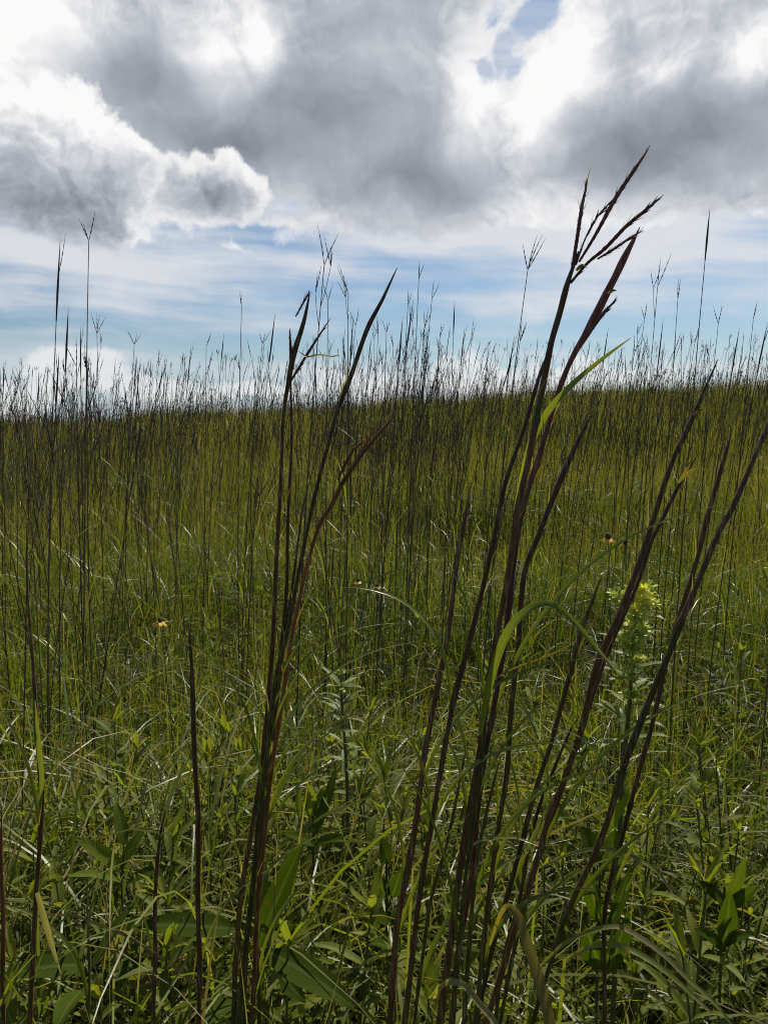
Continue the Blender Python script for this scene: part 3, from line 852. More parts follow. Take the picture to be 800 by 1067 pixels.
stalk('short leaning stalk with a spear tip behind the arching green blade',
      [(627, 600, 0.8), (619, 622, 4), (609, 649, 6), (596, 692, 7), (584, 735, 7), (572, 782, 6.5), (560, 818, 6.5), (542, 880, 6), (530, 928, 6), (515, 982, 6), (500, 1042, 6), (494, 1067, 6)], 0.82, 0.86, tint=0.3, scruffs=2, seed=16)
stalk('greenish stalk low in the leaning clump, bearing the big arching green blade',
      [(508, 700, 1), (506, 740, 6), (501, 790, 7), (494, 850, 6), (487, 905, 6), (480, 965, 6), (470, 1067, 6)], 0.70, 0.74, tint=0.7, al0=0.35,
      blades_=[([(500, 765, 5), (508, 724, 8.5), (518, 686, 10.5), (530, 657, 11), (545, 639, 10), (562, 630, 8.5), (579, 632, 7), (596, 646, 6), (611, 663, 5.5), (624, 679, 4.5), (642, 700, 0.8)], 0.70, 0.64, 'blade', (-0.25, -0.75, 0.75), 0.62)], seed=17)
stalk('thin green stalk at the foot of the leaning clump, nearest its left side',
      [(489, 770, 0.8), (480, 805, 4), (465, 880, 4.5), (449, 940, 4.5), (437, 1015, 4.5), (432, 1067, 4.5)], 0.80, 0.82, tint=0.8, al0=0.3, seed=18)
stalk('dark thin stalk deep inside the foot of the leaning clump',
      [(604, 745, 0.8), (593, 762, 3.5), (575, 805, 4.5), (561, 844, 5), (549, 892, 5), (542, 930, 5), (525, 1000, 5), (515, 1067, 5)], 0.88, 0.9, tint=0.25, seed=19)
stalk('pale green stalk at the foot of the leaning clump bearing the broad tan blade',
      [(520, 790, 0.8), (512, 822, 4), (500, 882, 5), (489, 970, 5.5), (484, 1067, 5.5)], 0.76, 0.78, tint=0.9, al0=0.25,
      blades_=[([(510, 985, 2), (518, 960, 4), (528, 944, 6), (539, 954, 9), (549, 984, 10.5), (560, 1018, 11), (572, 1063, 11), (580, 1110, 6)], 0.74, 0.66, 'straw', (0.1, -0.9, 0.5), 0.35),
               ([(452, 1040, 3), (464, 1024, 5), (482, 1026, 6.5), (500, 1047, 6.5), (516, 1067, 6), (530, 1100, 3)], 0.74, 0.68, 'straw', (0.1, -0.8, 0.6), 0.7),
               ([(486, 886, 2), (498, 877, 3.5), (510, 874, 4.2), (536, 873, 3.5), (560, 881, 1)], 0.76, 0.72, 'blade', (0, -0.5, 0.9), 0.93),
               ([(494, 722, 0.8), (530, 699, 2), (572, 683, 2.2), (600, 668, 0.8)], 0.74, 0.73, 'straw', (0, -1, 0.4), 0.2)], seed=20)

# the two leaning pairs on the right
stalk('long stalk leaning right behind the yellow-green flower, its thin tip reaching the skyline',
      [(747, 374, 0.8), (740, 391, 3), (733, 407, 4), (724, 430, 6.5), (714, 453, 7.5), (705, 470, 6.5), (694, 498, 7), (678, 546, 8), (663, 594, 8.5), (646, 640, 9), (622, 692, 9), (603, 766, 7.5), (587, 815, 7), (572, 850, 7), (552, 920, 7), (530, 990, 7), (505, 1067, 7)],
      0.80, 0.86, blades_=[([(722, 433, 2), (728, 428, 3), (733, 426, 0.6)], 0.80, 0.79, 'straw', (0, -1, 0.3), 0.2)], tint=0.6, scruffs=4, seed=21)
stalk('shorter stalk pressed against the long leaning one, with a dry straw-coloured frayed tip',
      [(727, 473, 0.8), (721, 483, 2.5), (709, 503, 5), (691, 539, 6), (678, 564, 6.5), (664, 606, 5.5), (644, 655, 5), (622, 712, 5), (603, 770, 5), (580, 840, 5), (550, 930, 5), (520, 1067, 5)],
      0.84, 0.88, tint=0.4, blades_=[([(706, 503, 3), (717, 492, 4), (729, 487, 0.6)], 0.83, 0.82, 'straw', (0, -1, 0.2), 0.2), ([(708, 500, 2), (716, 488, 3), (722, 484, 0.6)], 0.84, 0.84, 'straw', (0, -1, 0.2), 0.3)], seed=22)
stalk('leaning stalk with a spear tip just inside the one cut by the right edge',
      [(763, 449, 0.8), (757, 470, 4.5), (747, 503, 6.5), (734, 546, 7), (724, 588, 6.5), (714, 622, 6), (704, 655, 6), (690, 705, 6), (676, 766, 6), (662, 820, 6), (647, 874, 6), (637, 910, 5.5), (630, 955, 5), (629, 1067, 5)], 0.84, 0.9, tint=0.4, scruffs=2, seed=23)
stalk('long stalk leaning right until the right edge cuts it, darkest of its pair',
      [(812, 418, 6), (799, 446, 6.5), (782, 483, 6.5), (762, 529, 7.5), (749, 554, 7.5), (737, 583, 8), (724, 615, 8), (709, 648, 9), (698, 676, 8.5), (684, 710, 8), (666, 757, 8.5), (647, 808, 9), (632, 856, 8), (617, 895, 7), (599, 934, 6), (584, 970, 6), (567, 1022, 5.5), (555, 1067, 5.5)], 0.78, 0.84, tint=0.5, scruffs=3, seed=24,
      blades_=[([(560, 1010, 3), (590, 982, 4), (620, 969, 5), (645, 966, 5.5), (668, 978, 6), (692, 996, 5.5), (716, 1020, 5), (748, 1050, 4), (775, 1085, 1)], 0.82, 0.72, 'blade', (0, -0.5, 0.9), 0.92)])

# ------------------------------------------------------------------ arching blades rising between the stalks, each a plant of its own
ARCH = [
    ('straw-coloured arching blade curving over the low leaves right of the clump foot', [(588, 1000, 3), (620, 985, 5), (650, 987, 6), (690, 1010, 6), (740, 1055, 3)], 0.95, 0.85, 'blade', 0.8),
    ('long pale blade bowing to the right above the small leafy plants', [(560, 905, 2), (600, 888, 4), (640, 886, 4.5), (680, 905, 4), (700, 930, 1)], 1.1, 1.0, 'blade', 0.9),
    ('light green blade bent over at the foot of the leaning clump', [(430, 905, 2), (455, 880, 4), (490, 870, 5), (530, 880, 4), (560, 905, 1)], 1.0, 0.95, 'blade', 0.85),
]
for k, (lab, pts, ya, yb, m, ti) in enumerate(ARCH):
    rb = trace(pts, ya, yb, 30)
    base = rb[0, :3].copy(); b0 = base.copy(); b0[2] = float(terrain(base[0], base[1])); b0[0] -= 0.05
    P = np.concatenate((np.array([b0 + (base - b0) * t for t in np.linspace(0, 0.97, 8)]), rb[:, :3]))
    wd = np.concatenate((np.full(8, rb[3, 3] * 2), rb[:, 3] * 2))
    b = MB(); ribbon(b, P, wd, (0, -0.6, 0.8), ti, 0.3)
    o = obj('grass_blade', local(b, b0), M[m], None, b0)
    tag(o, lab, 'grass blade', 'arching single blades low in front')


# ------------------------------------------------------------------ broad-leaved plants low in the foreground
def forb_parts(rs, H, kind):
    st, fo = MB(), MB()
    lean = rs.normal(0, 0.08, 2)
    def pos(t): return np.array((lean[0] * H * t * t, lean[1] * H * t * t, H * t))
    P = np.array([pos(t) for t in np.linspace(0, 1, 9)])
    tube(st, P, np.linspace(0.0028, 0.0012, 9), 5, rs.uniform(0.2, 0.9))
    if kind == 'lance': nn, L0, W0, opp, el0, dr = rs.randint(7, 11), 0.105, 0.0195, 2, 0.55, (0.4, 1.1)
    elif kind == 'oval': nn, L0, W0, opp, el0, dr = rs.randint(7, 10), 0.062, 0.028, 2, 0.6, (0.1, 0.6)
    else: nn, L0, W0, opp, el0, dr = rs.randint(13, 20), 0.072, 0.011, 1, 0.8, (0.1, 0.9)
    for k in range(nn):
        t = 0.22 + 0.78 * (k + 0.5) / nn
        a0 = k * (math.pi / 2 if opp == 2 else 2.4) + rs.normal(0, 0.25)
        for m in range(opp):
            a = a0 + m * math.pi + rs.normal(0, 0.2)
            e = el0 + 0.5 * (t - 0.5) + rs.normal(0, 0.18)
            d = (math.cos(a) * math.cos(e), math.sin(a) * math.cos(e), math.sin(e))
            f = (1.0 - 0.45 * max(0, t - 0.5) * 2) * rs.uniform(0.7, 1.15)
            broad_leaf(fo, pos(t), d, (0, 0, 1), L0 * f, W0 * f, rs.uniform(*dr), rs.uniform(0.15, 0.4), rs.uniform(0.15, 0.95), 0.05, 9, 0.38, rs.uniform(0, 6))
    for m in range(4):
        a = rs.uniform(0, 6.28); e = rs.uniform(0.7, 1.3)
        broad_leaf(fo, pos(1), (math.cos(a) * math.cos(e), math.sin(a) * math.cos(e), math.sin(e)), (0, 0, 1), L0 * 0.5, W0 * 0.5, 0.3, 0.3, rs.uniform(0.6, 1.0), 0.1, 7)
    return st, fo


FK = {
    'lance': ('leafy plant with pairs of long pointed leaves low among the grass', 'pointed-leaved plants in the undergrowth'),
    'oval': ('leafy plant with pairs of small rounded leaves low among the grass', 'round-leaved plants in the undergrowth'),
    'narrow': ('slender plant with many narrow leaves low among the grass', 'narrow-leaved plants in the undergrowth'),
}
FP = {}
fspots = []
while len(fspots) < 320:
    near = len(fspots) < 250
    r = math.sqrt(RS.uniform(0.98 ** 2, 2.05 ** 2)) if near else math.sqrt(RS.uniform(2.0 ** 2, 3.8 ** 2)); a = RS.uniform(-0.62, 0.62)
    x, y = r * math.sin(a), r * math.cos(a)
    if patch(np.array([x + 9]), np.array([y]), 1.2, 8)[0] < RS.rand() * (0.3 if near else 0.9): continue
    fspots.append((r, x, y))
fspots.sort()
for i, (r, x, y) in enumerate(fspots):
    kind = RS.choice(('lance', 'oval', 'narrow'), p=(0.5, 0.22, 0.28) if x < 0.1 else (0.35, 0.3, 0.35))
    H = RS.uniform(0.58, 0.86) * (1.0 if r < 2.0 else 0.92)
    if r < 1.65 and x < 0.15: H = RS.uniform(0.62, 0.86)
    lst = FP.setdefault(kind, [])
    if len(lst) < 5:
        rs = np.random.RandomState(5000 + i)
        st, fo = forb_parts(rs, 0.6, kind)
        t = thing('leafy_plant', FK[kind][0], 'wild plant', (x, y, float(terrain(x, y))), 0, FK[kind][1])
        adopt(obj('stem', st, M['forb_stem'], t), t); adopt(obj('foliage', fo, M['forb'], t), t)
        lst.append(t)
    else:
        s = H / 0.6
        dup(lst[RS.randint(5)], (x, y, float(terrain(x, y))), RS.uniform(0, 6.28), (s, s, s), *FK[kind])


def big_leaf_plant(label, top, leaves, stem_r=0.003):
    """top = upper end of the stem; leaves = (base px, base py, y, tip px, tip py, y, width m, up, droop, tint)"""
    base = np.array((top[0], top[1], float(terrain(top[0], top[1]))))
    t = thing('broad_leaved_plant', label, 'wild plant', base, 0, 'large-leaved plants low in front')
    m = MB(); P = np.linspace(base, top, 8) + np.array((0.004, 0, 0)) * np.sin(np.linspace(0, 5, 8))[:, None]
    tube(m, P, np.linspace(stem_r * 1.3, stem_r * 0.7, 8), 7, 0.4)
    obj('stem', local(m, base), M['forb_stem'], t)
    for (bx, by, ya, tx, ty, yb, W, up, dr, ti) in leaves:
        p0, p1 = at(bx, by, ya), at(tx, ty, yb)
        b = MB(); up = np.array(up, float)
        v = p1 - p0; Ln = np.linalg.norm(v)
        d = unit(unit(v) + unit(up - unit(v) * up.dot(unit(v))) * math.tan(dr * 0.45))
        broad_leaf(b, p0, d, up, Ln * 1.03, W * 0.82, dr, 0.20, ti, 0.025, 19, 0.36, bx, 0.02)
        # petiole back to the stem
        q = np.array((top[0], top[1], min(p0[2] - 0.02, top[2])))
        tube(b, np.array((p0 + d * 0.004, (p0 + q) / 2 + np.array((0, 0, 0.006)), q)), np.array((0.0012, 0.0013, 0.0016)), 5, ti, 0.2)
        obj('leaf', local(b, base), M['big_leaf'], t)
    return t


big_leaf_plant('broad-leaved plant whose huge leaf lies flat across the foot of the single spear', at(252, 972, 1.15), [
    (246, 968, 1.15, 140, 965, 1.12, 0.050, (0.1, -0.45, 1), 0.25, 0.25), (262, 1040, 1.1, 200, 1075, 1.0, 0.045, (0, -0.5, 1), 0.6, 0.2), (250, 1045, 1.2, 215, 1015, 1.3, 0.04, (0, -0.4, 1), 0.3, 0.3)])
big_leaf_plant('broad-leaved plant under the upright clump with one upright and one drooping large leaf', at(272, 1000, 1.08), [
    (268, 988, 1.08, 316, 878, 1.10, 0.046, (-0.5, -0.9, 0.35), 0.15, 0.35), (276, 990, 1.05, 368, 1052, 0.98, 0.056, (0.2, -0.5, 1), 0.5, 0.35), (282, 1005, 1.08, 318, 1045, 1.0, 0.04, (0, -0.7, 0.8), 0.4, 0.2), (262, 978, 1.12, 276, 900, 1.2, 0.035, (0.6, -0.6, 0.4), 0.2, 0.1)])
big_leaf_plant('broad-leaved plant in the lower left corner, its leaf folding towards the left edge', at(92, 1010, 1.1), [
    (88, 1006, 1.1, 2, 1020, 1.05, 0.046, (0, -0.5, 1), 0.7, 0.3), (96, 1010, 1.1, 144, 936, 1.2, 0.036, (-0.6, -0.6, 0.5), 0.2, 0.15), (88, 1030, 1.05, 60, 1075, 0.95, 0.050, (-0.2, -0.6, 0.8), 0.5, 0.45), (98, 1030, 1.1, 150, 1000, 1.2, 0.035, (0, -0.6, 0.8), 0.3, 0.2)])
big_leaf_plant('plant with light green spear-shaped leaves left of the thin stalk with the pale blade', at(128, 900, 1.35), [
    (128, 905, 1.35, 78, 873, 1.3, 0.034, (0, -0.6, 0.8), 0.35, 0.85), (128, 900, 1.35, 152, 862, 1.4, 0.03, (-0.4, -0.7, 0.5), 0.2, 0.5), (130, 880, 1.35, 122, 838, 1.4, 0.03, (0.3, -0.8, 0.4), 0.2, 0.6), (126, 920, 1.3, 70, 915, 1.2, 0.03, (0, -0.5, 0.9), 0.5, 0.6), (133, 920, 1.3, 182, 905, 1.25, 0.03, (0, -0.5, 0.9), 0.5, 0.4)])
big_leaf_plant('plant with leaves clasping its stem under the leaning pair on the right', at(628, 890, 1.1), [
    (624, 960, 1.08, 612, 905, 1.08, 0.034, (-0.5, -0.8, 0.3), 0.1, 0.3), (632, 905, 1.1, 640, 865, 1.12, 0.05, (0.3, -0.9, 0.3), 0.2, 0.55), (630, 900, 1.1, 606, 862, 1.15, 0.036, (-0.3, -0.9, 0.4), 0.2, 0.4), (634, 965, 1.06, 655, 905, 1.08, 0.032, (0.5, -0.8, 0.3), 0.15, 0.3), (626, 1010, 1.02, 610, 965, 1.0, 0.045, (-0.3, -0.9, 0.3), 0.2, 0.2), (632, 1015, 1.02, 652, 950, 1.0, 0.045, (0.4, -0.9, 0.3), 0.2, 0.25), (628, 870, 1.1, 656, 822, 1.12, 0.02, (0.3, -0.9, 0.3), 0.1, 0.9)])
big_leaf_plant('plant with paired pointed leaves standing clear at the lower right', at(757, 925, 1.15), [
    (756, 940, 1.15, 775, 895, 1.15, 0.034, (0.4, -0.8, 0.4), 0.1, 0.7), (754, 940, 1.15, 728, 918, 1.18, 0.024, (0, -0.7, 0.7), 0.3, 0.4), (758, 945, 1.15, 790, 922, 1.12, 0.024, (0, -0.7, 0.7), 0.3, 0.5), (755, 985, 1.1, 760, 930, 1.1, 0.034, (-0.3, -0.8, 0.4), 0.1, 0.5), (757, 985, 1.1, 786, 975, 1.05, 0.024, (0, -0.6, 0.8), 0.5, 0.5), (755, 990, 1.1, 722, 968, 1.08, 0.024, (0, -0.6, 0.8), 0.4, 0.4)])
big_leaf_plant('plant with rounded blue-green leaves between the two clumps', at(405, 900, 1.25), [
    (402, 935, 1.25, 392, 908, 1.24, 0.032, (-0.2, -0.9, 0.4), 0.2, 0.2), (408, 935, 1.25, 418, 905, 1.25, 0.034, (0.2, -0.9, 0.4), 0.2, 0.35), (405, 960, 1.2, 378, 950, 1.15, 0.03, (0, -0.7, 0.8), 0.4, 0.3), (407, 958, 1.2, 436, 950, 1.15, 0.03, (0, -0.7, 0.8), 0.4, 0.4), (405, 900, 1.25, 398, 872, 1.27, 0.026, (0, -0.9, 0.3), 0.1, 0.4), (406, 990, 1.12, 385, 985, 1.05, 0.03, (0, -0.6, 0.9), 0.4, 0.25)])
big_leaf_plant('plant with bright blunt upright leaves right behind the upright clump', at(328, 850, 1.45), [
    (326, 852, 1.45, 322, 815, 1.45, 0.034, (-0.2, -0.95, 0.2), 0.1, 0.9), (330, 852, 1.45, 338, 818, 1.46, 0.03, (0.3, -0.9, 0.2), 0.1, 0.8), (328, 868, 1.42, 350, 800, 1.5, 0.028, (0.4, -0.9, 0.2), 0.1, 0.6), (328, 880, 1.4, 296, 870, 1.35, 0.026, (0, -0.6, 0.8), 0.4, 0.5), (328, 880, 1.4, 360, 872, 1.35, 0.026, (0, -0.6, 0.8), 0.4, 0.5)])


def ball(mb, c, r, tint=0.5, seg=7, rings=5, sq=1.0):
    a = np.arange(seg) * 2 * math.pi / seg; ph = np.linspace(0.06, math.pi - 0.06, rings)
    V = np.stack((np.sin(ph)[:, None] * np.cos(a), np.sin(ph)[:, None] * np.sin(a), np.cos(ph)[:, None] * sq + 0 * a), -1) * r + np.asarray(c)
    i = np.arange(rings - 1)[:, None] * seg; j = np.arange(seg)[None]; j2 = (j + 1) % seg
    mb.add(V, np.stack((i + j, i + seg + j, i + seg + j2, i + j2), -1).reshape(-1, 4), None, tint, np.repeat(np.linspace(1, 0, rings), seg), 1)


def flower_spike(label, path, y, cluster_at, leaves, bloom_r, rs, ltint=0.7):
    r = trace([(px, py, 5) for px, py in path], y, y, 20)[::-1]
    base = np.array((r[0, 0], r[0, 1], 0.0)); base[2] = float(terrain(base[0], base[1]))
    P = np.concatenate((np.linspace(base, r[0, :3], 6)[:-1], r[:, :3]))
    t = thing('flowering_plant', label, 'wildflower', base)
    m = MB(); tube(m, P, np.linspace(0.0045, 0.0022, len(P)), 7, 0.75)
    obj('stem', local(m, base), M['forb_stem'], t)
    for (px, py, rad, n, ti) in cluster_at:
        c = at(px, py, y - 0.01); b = MB()
        s = rad / F_PX * y * 0.86
        for k in range(n):
            o_ = rs.normal(0, 0.5, 3); o_ = o_ / max(1, np.linalg.norm(o_)) * s * np.array((1.1, 1.0, 0.75))
            br = bloom_r * rs.uniform(0.6, 1.25)
            ball(b, c + o_, br, float(np.clip(rs.normal(ti, 0.25), 0, 1)), sq=1.25)
            for _ in range(2):
                e = unit(rs.normal(0, 0.4, 3) * s + o_ + np.array((0, -0.2 * s, 0.5 * s)))
                broad_leaf(b, c + o_ + e * br * 0.6, e, (0, -0.3, 1), br * 3.4, br * 1.7, 0.4, 0.2, float(np.clip(rs.normal(ti + 0.15, 0.2), 0, 1)), 0.1, 5)
        obj('flower_cluster', local(b, base), M['buds'], t)
    for k in range(leaves):
        f = rs.uniform(0.25, 0.93); p0 = P[int(f * (len(P) - 1))]
        a = k * 2.4 + rs.normal(0, 0.3); e = rs.uniform(0.2, 1.0)
        b = MB(); broad_leaf(b, p0, (math.cos(a) * math.cos(e), math.sin(a) * math.cos(e), math.sin(e)), (0, 0, 1), rs.uniform(0.035, 0.07), rs.uniform(0.010, 0.018), 0.6, 0.25, rs.uniform(ltint - 0.3, ltint + 0.2), 0.06, 9)
        obj('leaf', local(b, base), M['pale_leaf'], t)
    return t


rs = np.random.RandomState(77)
flower_spike('pale yellow-green flower spike behind the long leaning stalk on the right', [(664, 622), (660, 660), (657, 710), (653, 760), (648, 800)], 1.15,
             [(668, 618, 14, 40, 0.85), (676, 630, 9, 18, 0.85), (644, 622, 7, 12, 0.6), (661, 640, 11, 30, 0.9), (664, 655, 11, 28, 0.7), (651, 664, 9, 16, 0.9), (659, 674, 11, 26, 0.65), (657, 690, 10, 22, 0.6), (655, 706, 9, 16, 0.5), (654, 724, 8, 12, 0.45)], 40, 0.0030, rs, 0.6)
flower_spike('pale grey-green leafy spike standing between the two clumps', [(355, 696), (356, 730), (359, 770), (362, 820)], 1.6,
             [(354, 700, 4, 10, 0.25), (357, 716, 5, 9, 0.2)], 40, 0.0026, rs, 0.5)


def coneflower(label, px, py, y, pet, rs, down=1.1, cr=0.007):
    c = at(px, py, y); base = np.array((c[0] + 0.02, c[1], 0.0)); base[2] = float(terrain(base[0], base[1]))
    t = thing('coneflower', label, 'wildflower', base, 0, 'coneflowers in the field')
    m = MB(); tt = np.linspace(0, 1, 8)[:, None]
    tube(m, base * (1 - tt) + c * tt + np.array((0.02, 0, 0)) * np.sin(tt * 3.1), np.linspace(0.0022, 0.0013, 8), 5, 0.4)
    obj('stem', local(m, base), M['forb_stem'], t)
    b = MB(); ball(b, c + np.array((0, 0, cr * 0.6)), cr, 0.5, 9, 7, 1.35)
    obj('cone', local(b, base), M['cone'], t)
    for k in range(pet):
        a = k * 2 * math.pi / pet + rs.normal(0, 0.15); e = -0.1 - rs.uniform(0, 0.5)
        b = MB(); broad_leaf(b, c + np.array((math.cos(a), math.sin(a), 0)) * cr * 0.7, (math.cos(a) * math.cos(e), math.sin(a) * math.cos(e), math.sin(e)), (0, 0, 1), 0.025, 0.012, down, 0.15, rs.uniform(0.2, 0.9), 0.1, 7, 0.6)
        obj('petal', local(b, base), M['petal'], t)


coneflower('yellow coneflower with drooping petals and a dark cone above the field on the right', 633, 561, 2.3, 7, rs, cr=0.009)
coneflower('withered coneflower with only its dark cone, right beside the yellow one', 651, 566, 2.5, 2, rs, 1.4, 0.008)
coneflower('small yellow coneflower in the grass between the two clumps', 373, 606, 2.9, 6, rs)
coneflower('tiny half-hidden yellow coneflower next to the one between the clumps', 393, 611, 3.1, 5, rs)
coneflower('yellow coneflower tilted in the grass left of the single dark spear', 167, 648, 2.3, 6, rs, 0.8)


def fluffy(label, pts, y, rs):
    q = [at(px, py, y) for px, py in pts]
    base = np.array((q[0][0] + 0.03, q[0][1], 0.0)); base[2] = float(terrain(base[0], base[1]))
    t = thing('dried_flower', label, 'wildflower', base, 0, 'dried pale-headed plants')
    hub = base * 0.3 + np.mean(q, 0) * 0.7 - np.array((0, 0, 0.04))
    m = MB()
    tube(m, np.array((base, (base + hub) / 2 + np.array((0.01, 0, 0)), hub)), np.array((0.002, 0.0018, 0.0015)), 5, 0.3)
    for p_ in q: tube(m, np.array((hub, (hub + p_) / 2 + np.array((0, 0, 0.008)), p_)), np.array((0.0013, 0.001, 0.0009)), 4, 0.3)
    obj('stem', local(m, base), M['forb_stem'], t)
    for p_ in q:
        b = MB()
        for k in range(26):
            o_ = unit(rs.normal(0, 1, 3)); L_ = rs.uniform(0.006, 0.011)
            tube(b, np.array((p_, p_ + o_ * L_ * 0.6, p_ + o_ * L_)), np.array((0.0012, 0.0011, 0.0004)), 3, rs.rand())
        obj('flower_head', local(b, base), M['fluff'], t)


fluffy('dried plant with several pale fuzzy heads seen through the leaning clump', [(503, 577), (509, 610), (541, 585), (538, 596), (516, 604), (508, 614)], 2.0, rs)
fluffy('dried plant with two pale fuzzy heads low beside the upright clump', [(243, 815), (247, 822)], 1.5, rs)
fluffy('dried plant with a few small cream heads in the grass at the far right', [(744, 704), (752, 712), (668, 700)], 2.2, rs)


# ------------------------------------------------------------------ light
SUN_EL, SUN_AZ = R(50), R(24)          # azimuth measured from +Y towards +X
sd = bpy.data.lights.new('sun', 'SUN'); so = bpy.data.objects.new('sun', sd); COL.objects.link(so)
sd.energy = 5.0; sd.angle = R(0.53); sd.color = (1.0, 0.955, 0.87)
to_sun = Vector((math.cos(SUN_EL) * math.sin(SUN_AZ), math.cos(SUN_EL) * math.cos(SUN_AZ), math.sin(SUN_EL)))
so.rotation_euler = to_sun.to_track_quat('Z', 'Y').to_euler()
so.location = (0, 0, 30)

# ------------------------------------------------------------------ sky with clouds
w = bpy.data.worlds.new('World'); scene.world = w; w.use_nodes = True
nt = w.node_tree; nt.nodes.clear(); L = nt.links


class S:
    """socket with arithmetic"""
    def __init__(s, o): s.o = o
    def _m(s, op, b, c=None, clamp=False): return S(mathn(nt, op, s.o, b.o if isinstance(b, S) else b, c, clamp))
    def __add__(s, b): return s._m('ADD', b)
    def __sub__(s, b): return s._m('SUBTRACT', b)
    def __mul__(s, b): return s._m('MULTIPLY', b)
    def max(s, b): return s._m('MAXIMUM', b)
    def min(s, b): return s._m('MINIMUM', b)
    def smax(s, b, k):
        return S(mathn(nt, 'SMOOTH_MAX', s.o, b.o if isinstance(b, S) else b, k))
    def step(s, a, b):
        n = nt.nodes.new('ShaderNodeMapRange'); n.interpolation_type = 'SMOOTHSTEP'
        L.new(s.o, n.inputs[0]); n.inputs[1].default_value = a; n.inputs[2].default_value = b
        return S(n.outputs[0])


tc = nt.nodes.new('ShaderNodeTexCoord')
sep = nt.nodes.new('ShaderNodeSeparateXYZ'); L.new(tc.outputs['Generated'], sep.inputs[0])
sx, sy, sz = (S(o) for o in sep.outputs)
az = S(mathn(nt, 'ARCTAN2', sx.o, sy.o)); el = S(mathn(nt, 'ARCSINE', sz._m('MINIMUM', 1.0).o))
U0 = az * 8.02; V0 = el * 8.02


def comb(a, b, c=0.0):
    n = nt.nodes.new('ShaderNodeCombineXYZ')
    for k, v in enumerate((a, b, c)):
        if isinstance(v, S): L.new(v.o, n.inputs[k])
        else: n.inputs[k].default_value = v
    return n.outputs[0]


def fbm(a, b, sc, det=6, ro=0.55, seed=0.0, col=False, lac=2.0):
    n = nt.nodes.new('ShaderNodeTexNoise'); n.inputs['Scale'].default_value = sc; n.inputs['Detail'].default_value = det
    n.inputs['Roughness'].default_value = ro; n.inputs['Lacunarity'].default_value = lac
    L.new(comb(a, b, seed), n.inputs['Vector'])
    if col:
        q = nt.nodes.new('ShaderNodeSeparateXYZ'); L.new(n.outputs['Color'], q.inputs[0])
        return S(q.outputs[0]), S(q.outputs[1])
    return S(n.outputs['Fac'])


w1, w2 = fbm(U0, V0, 0.9, 3, 0.5, 3.1, True)
w3, w4 = fbm(U0, V0, 3.2, 5, 0.6, 7.7, True)
U = U0 + (w1 - 0.5) * 1.1 + (w3 - 0.5) * 0.22
V = V0 + (w2 - 0.5) * 0.8 + (w4 - 0.5) * 0.18


def uv(px, py):
    d = unit(pdir(px, py))
    return math.atan2(d[0], d[1]) * 8.02, math.asin(d[2]) * 8.02


def ell(px, py, rx, ry, amp=1.0, rot=0.0):
    u, v = uv(px, py)
    a = (U - u); b = (V - v)
    if rot:
        c, s = math.cos(R(rot)), math.sin(R(rot))
        a, b = a * c + b * s, b * c - a * s
    a = a * (100 / rx); b = b * (100 / ry)
    d2 = a * a + b * b
    return (S(mathn(nt, 'SQRT', d2.o)) * -1 + 1) * amp


def field(lst, k=0.25):
    f = ell(*lst[0])
    for e in lst[1:]:
        f = f.smax(ell(*e), k)
    return f


# cloud cover: soft ellipses in direction space, broken up by noise
cover = field([
    (330, 40, 270, 190), (150, 20, 190, 130), (450, 130, 130, 105), (700, 80, 200, 125), (590, 130, 85, 90),
    (800, 100, 170, 105), (10, 170, 130, 85), (150, 238, 44, 26, 0.65), (245, 240, 24, 16, 0.5),  (400, -250, 700, 230), (610, 40, 90, 90),
    (560, 215, 60, 30, 0.6), (310, 205, 40, 16, 0.5), (30, 100, 90, 80, 0.7),
])
gaps = field([(516, 50, 26, 44, 0.95), (548, 10, 48, 34, 1.0), (500, 12, 30, 24, 0.6), (530, 66, 18, 26, 0.7), (497, 78, 30, 34, 0.8), (2, 118, 20, 22, 0.8), (255, 236, 50, 14, 0.5), (300, 212, 26, 12, 0.6), (420, 320, 1200, 75, 1.0), (150, 262, 200, 30, 0.6)])
n_s2 = fbm(U0, V0, 7.0, 6, 0.62, 13.0)
n_big = fbm(U, V, 1.1, 9, 0.56, 1.0)


def billow(a, b, sc, det=3.5, ro=0.5):
    n = nt.nodes.new('ShaderNodeTexVoronoi'); n.voronoi_dimensions = '2D'; n.feature = 'F1'; n.normalize = True
    n.inputs['Scale'].default_value = sc; n.inputs['Detail'].default_value = det; n.inputs['Roughness'].default_value = ro
    n.inputs['Lacunarity'].default_value = 2.1
    L.new(comb(a, b, 0.0), n.inputs['Vector'])
    return S(n.outputs['Distance']) * -1.5 + 1.1


n_puff = fbm(U, V, 3.4, 9, 0.58, 5.0) * 0.55 + billow(U, V, 2.6) * 0.45
n_lit = fbm(U + 0.035, V + 0.075, 3.4, 9, 0.58, 5.0) * 0.55 + billow(U + 0.035, V + 0.075, 2.6) * 0.45          # the same puffs a step towards the sun
n_big2 = fbm(U + 0.08, V + 0.2, 1.1, 6, 0.56, 1.0)
emb = (n_puff - n_lit) * 1.2 + (n_big - n_big2) * 0.7
D = cover * 1.15 + (n_big - 0.5) * 0.8 + (n_puff - 0.5) * 0.75 + (n_s2 - 0.5) * 0.3 - gaps.max(-0.4) * 0.95
alpha = D.step(0.0, 0.34)
dark = field([
    (150, 90, 150, 80, 0.9), (330, 130, 190, 90, 0.95), (430, 180, 140, 62, 1.15), (250, 150, 190, 46, 1.1), (730, 145, 200, 62, 1.0), (660, 155, 120, 50, 1.05),
    (390, 40, 150, 120, 0.6), (760, 30, 120, 60, 0.35), (640, 60, 70, 60, 0.4),
    (400, -260, 600, 200, 0.6),
], 0.35)
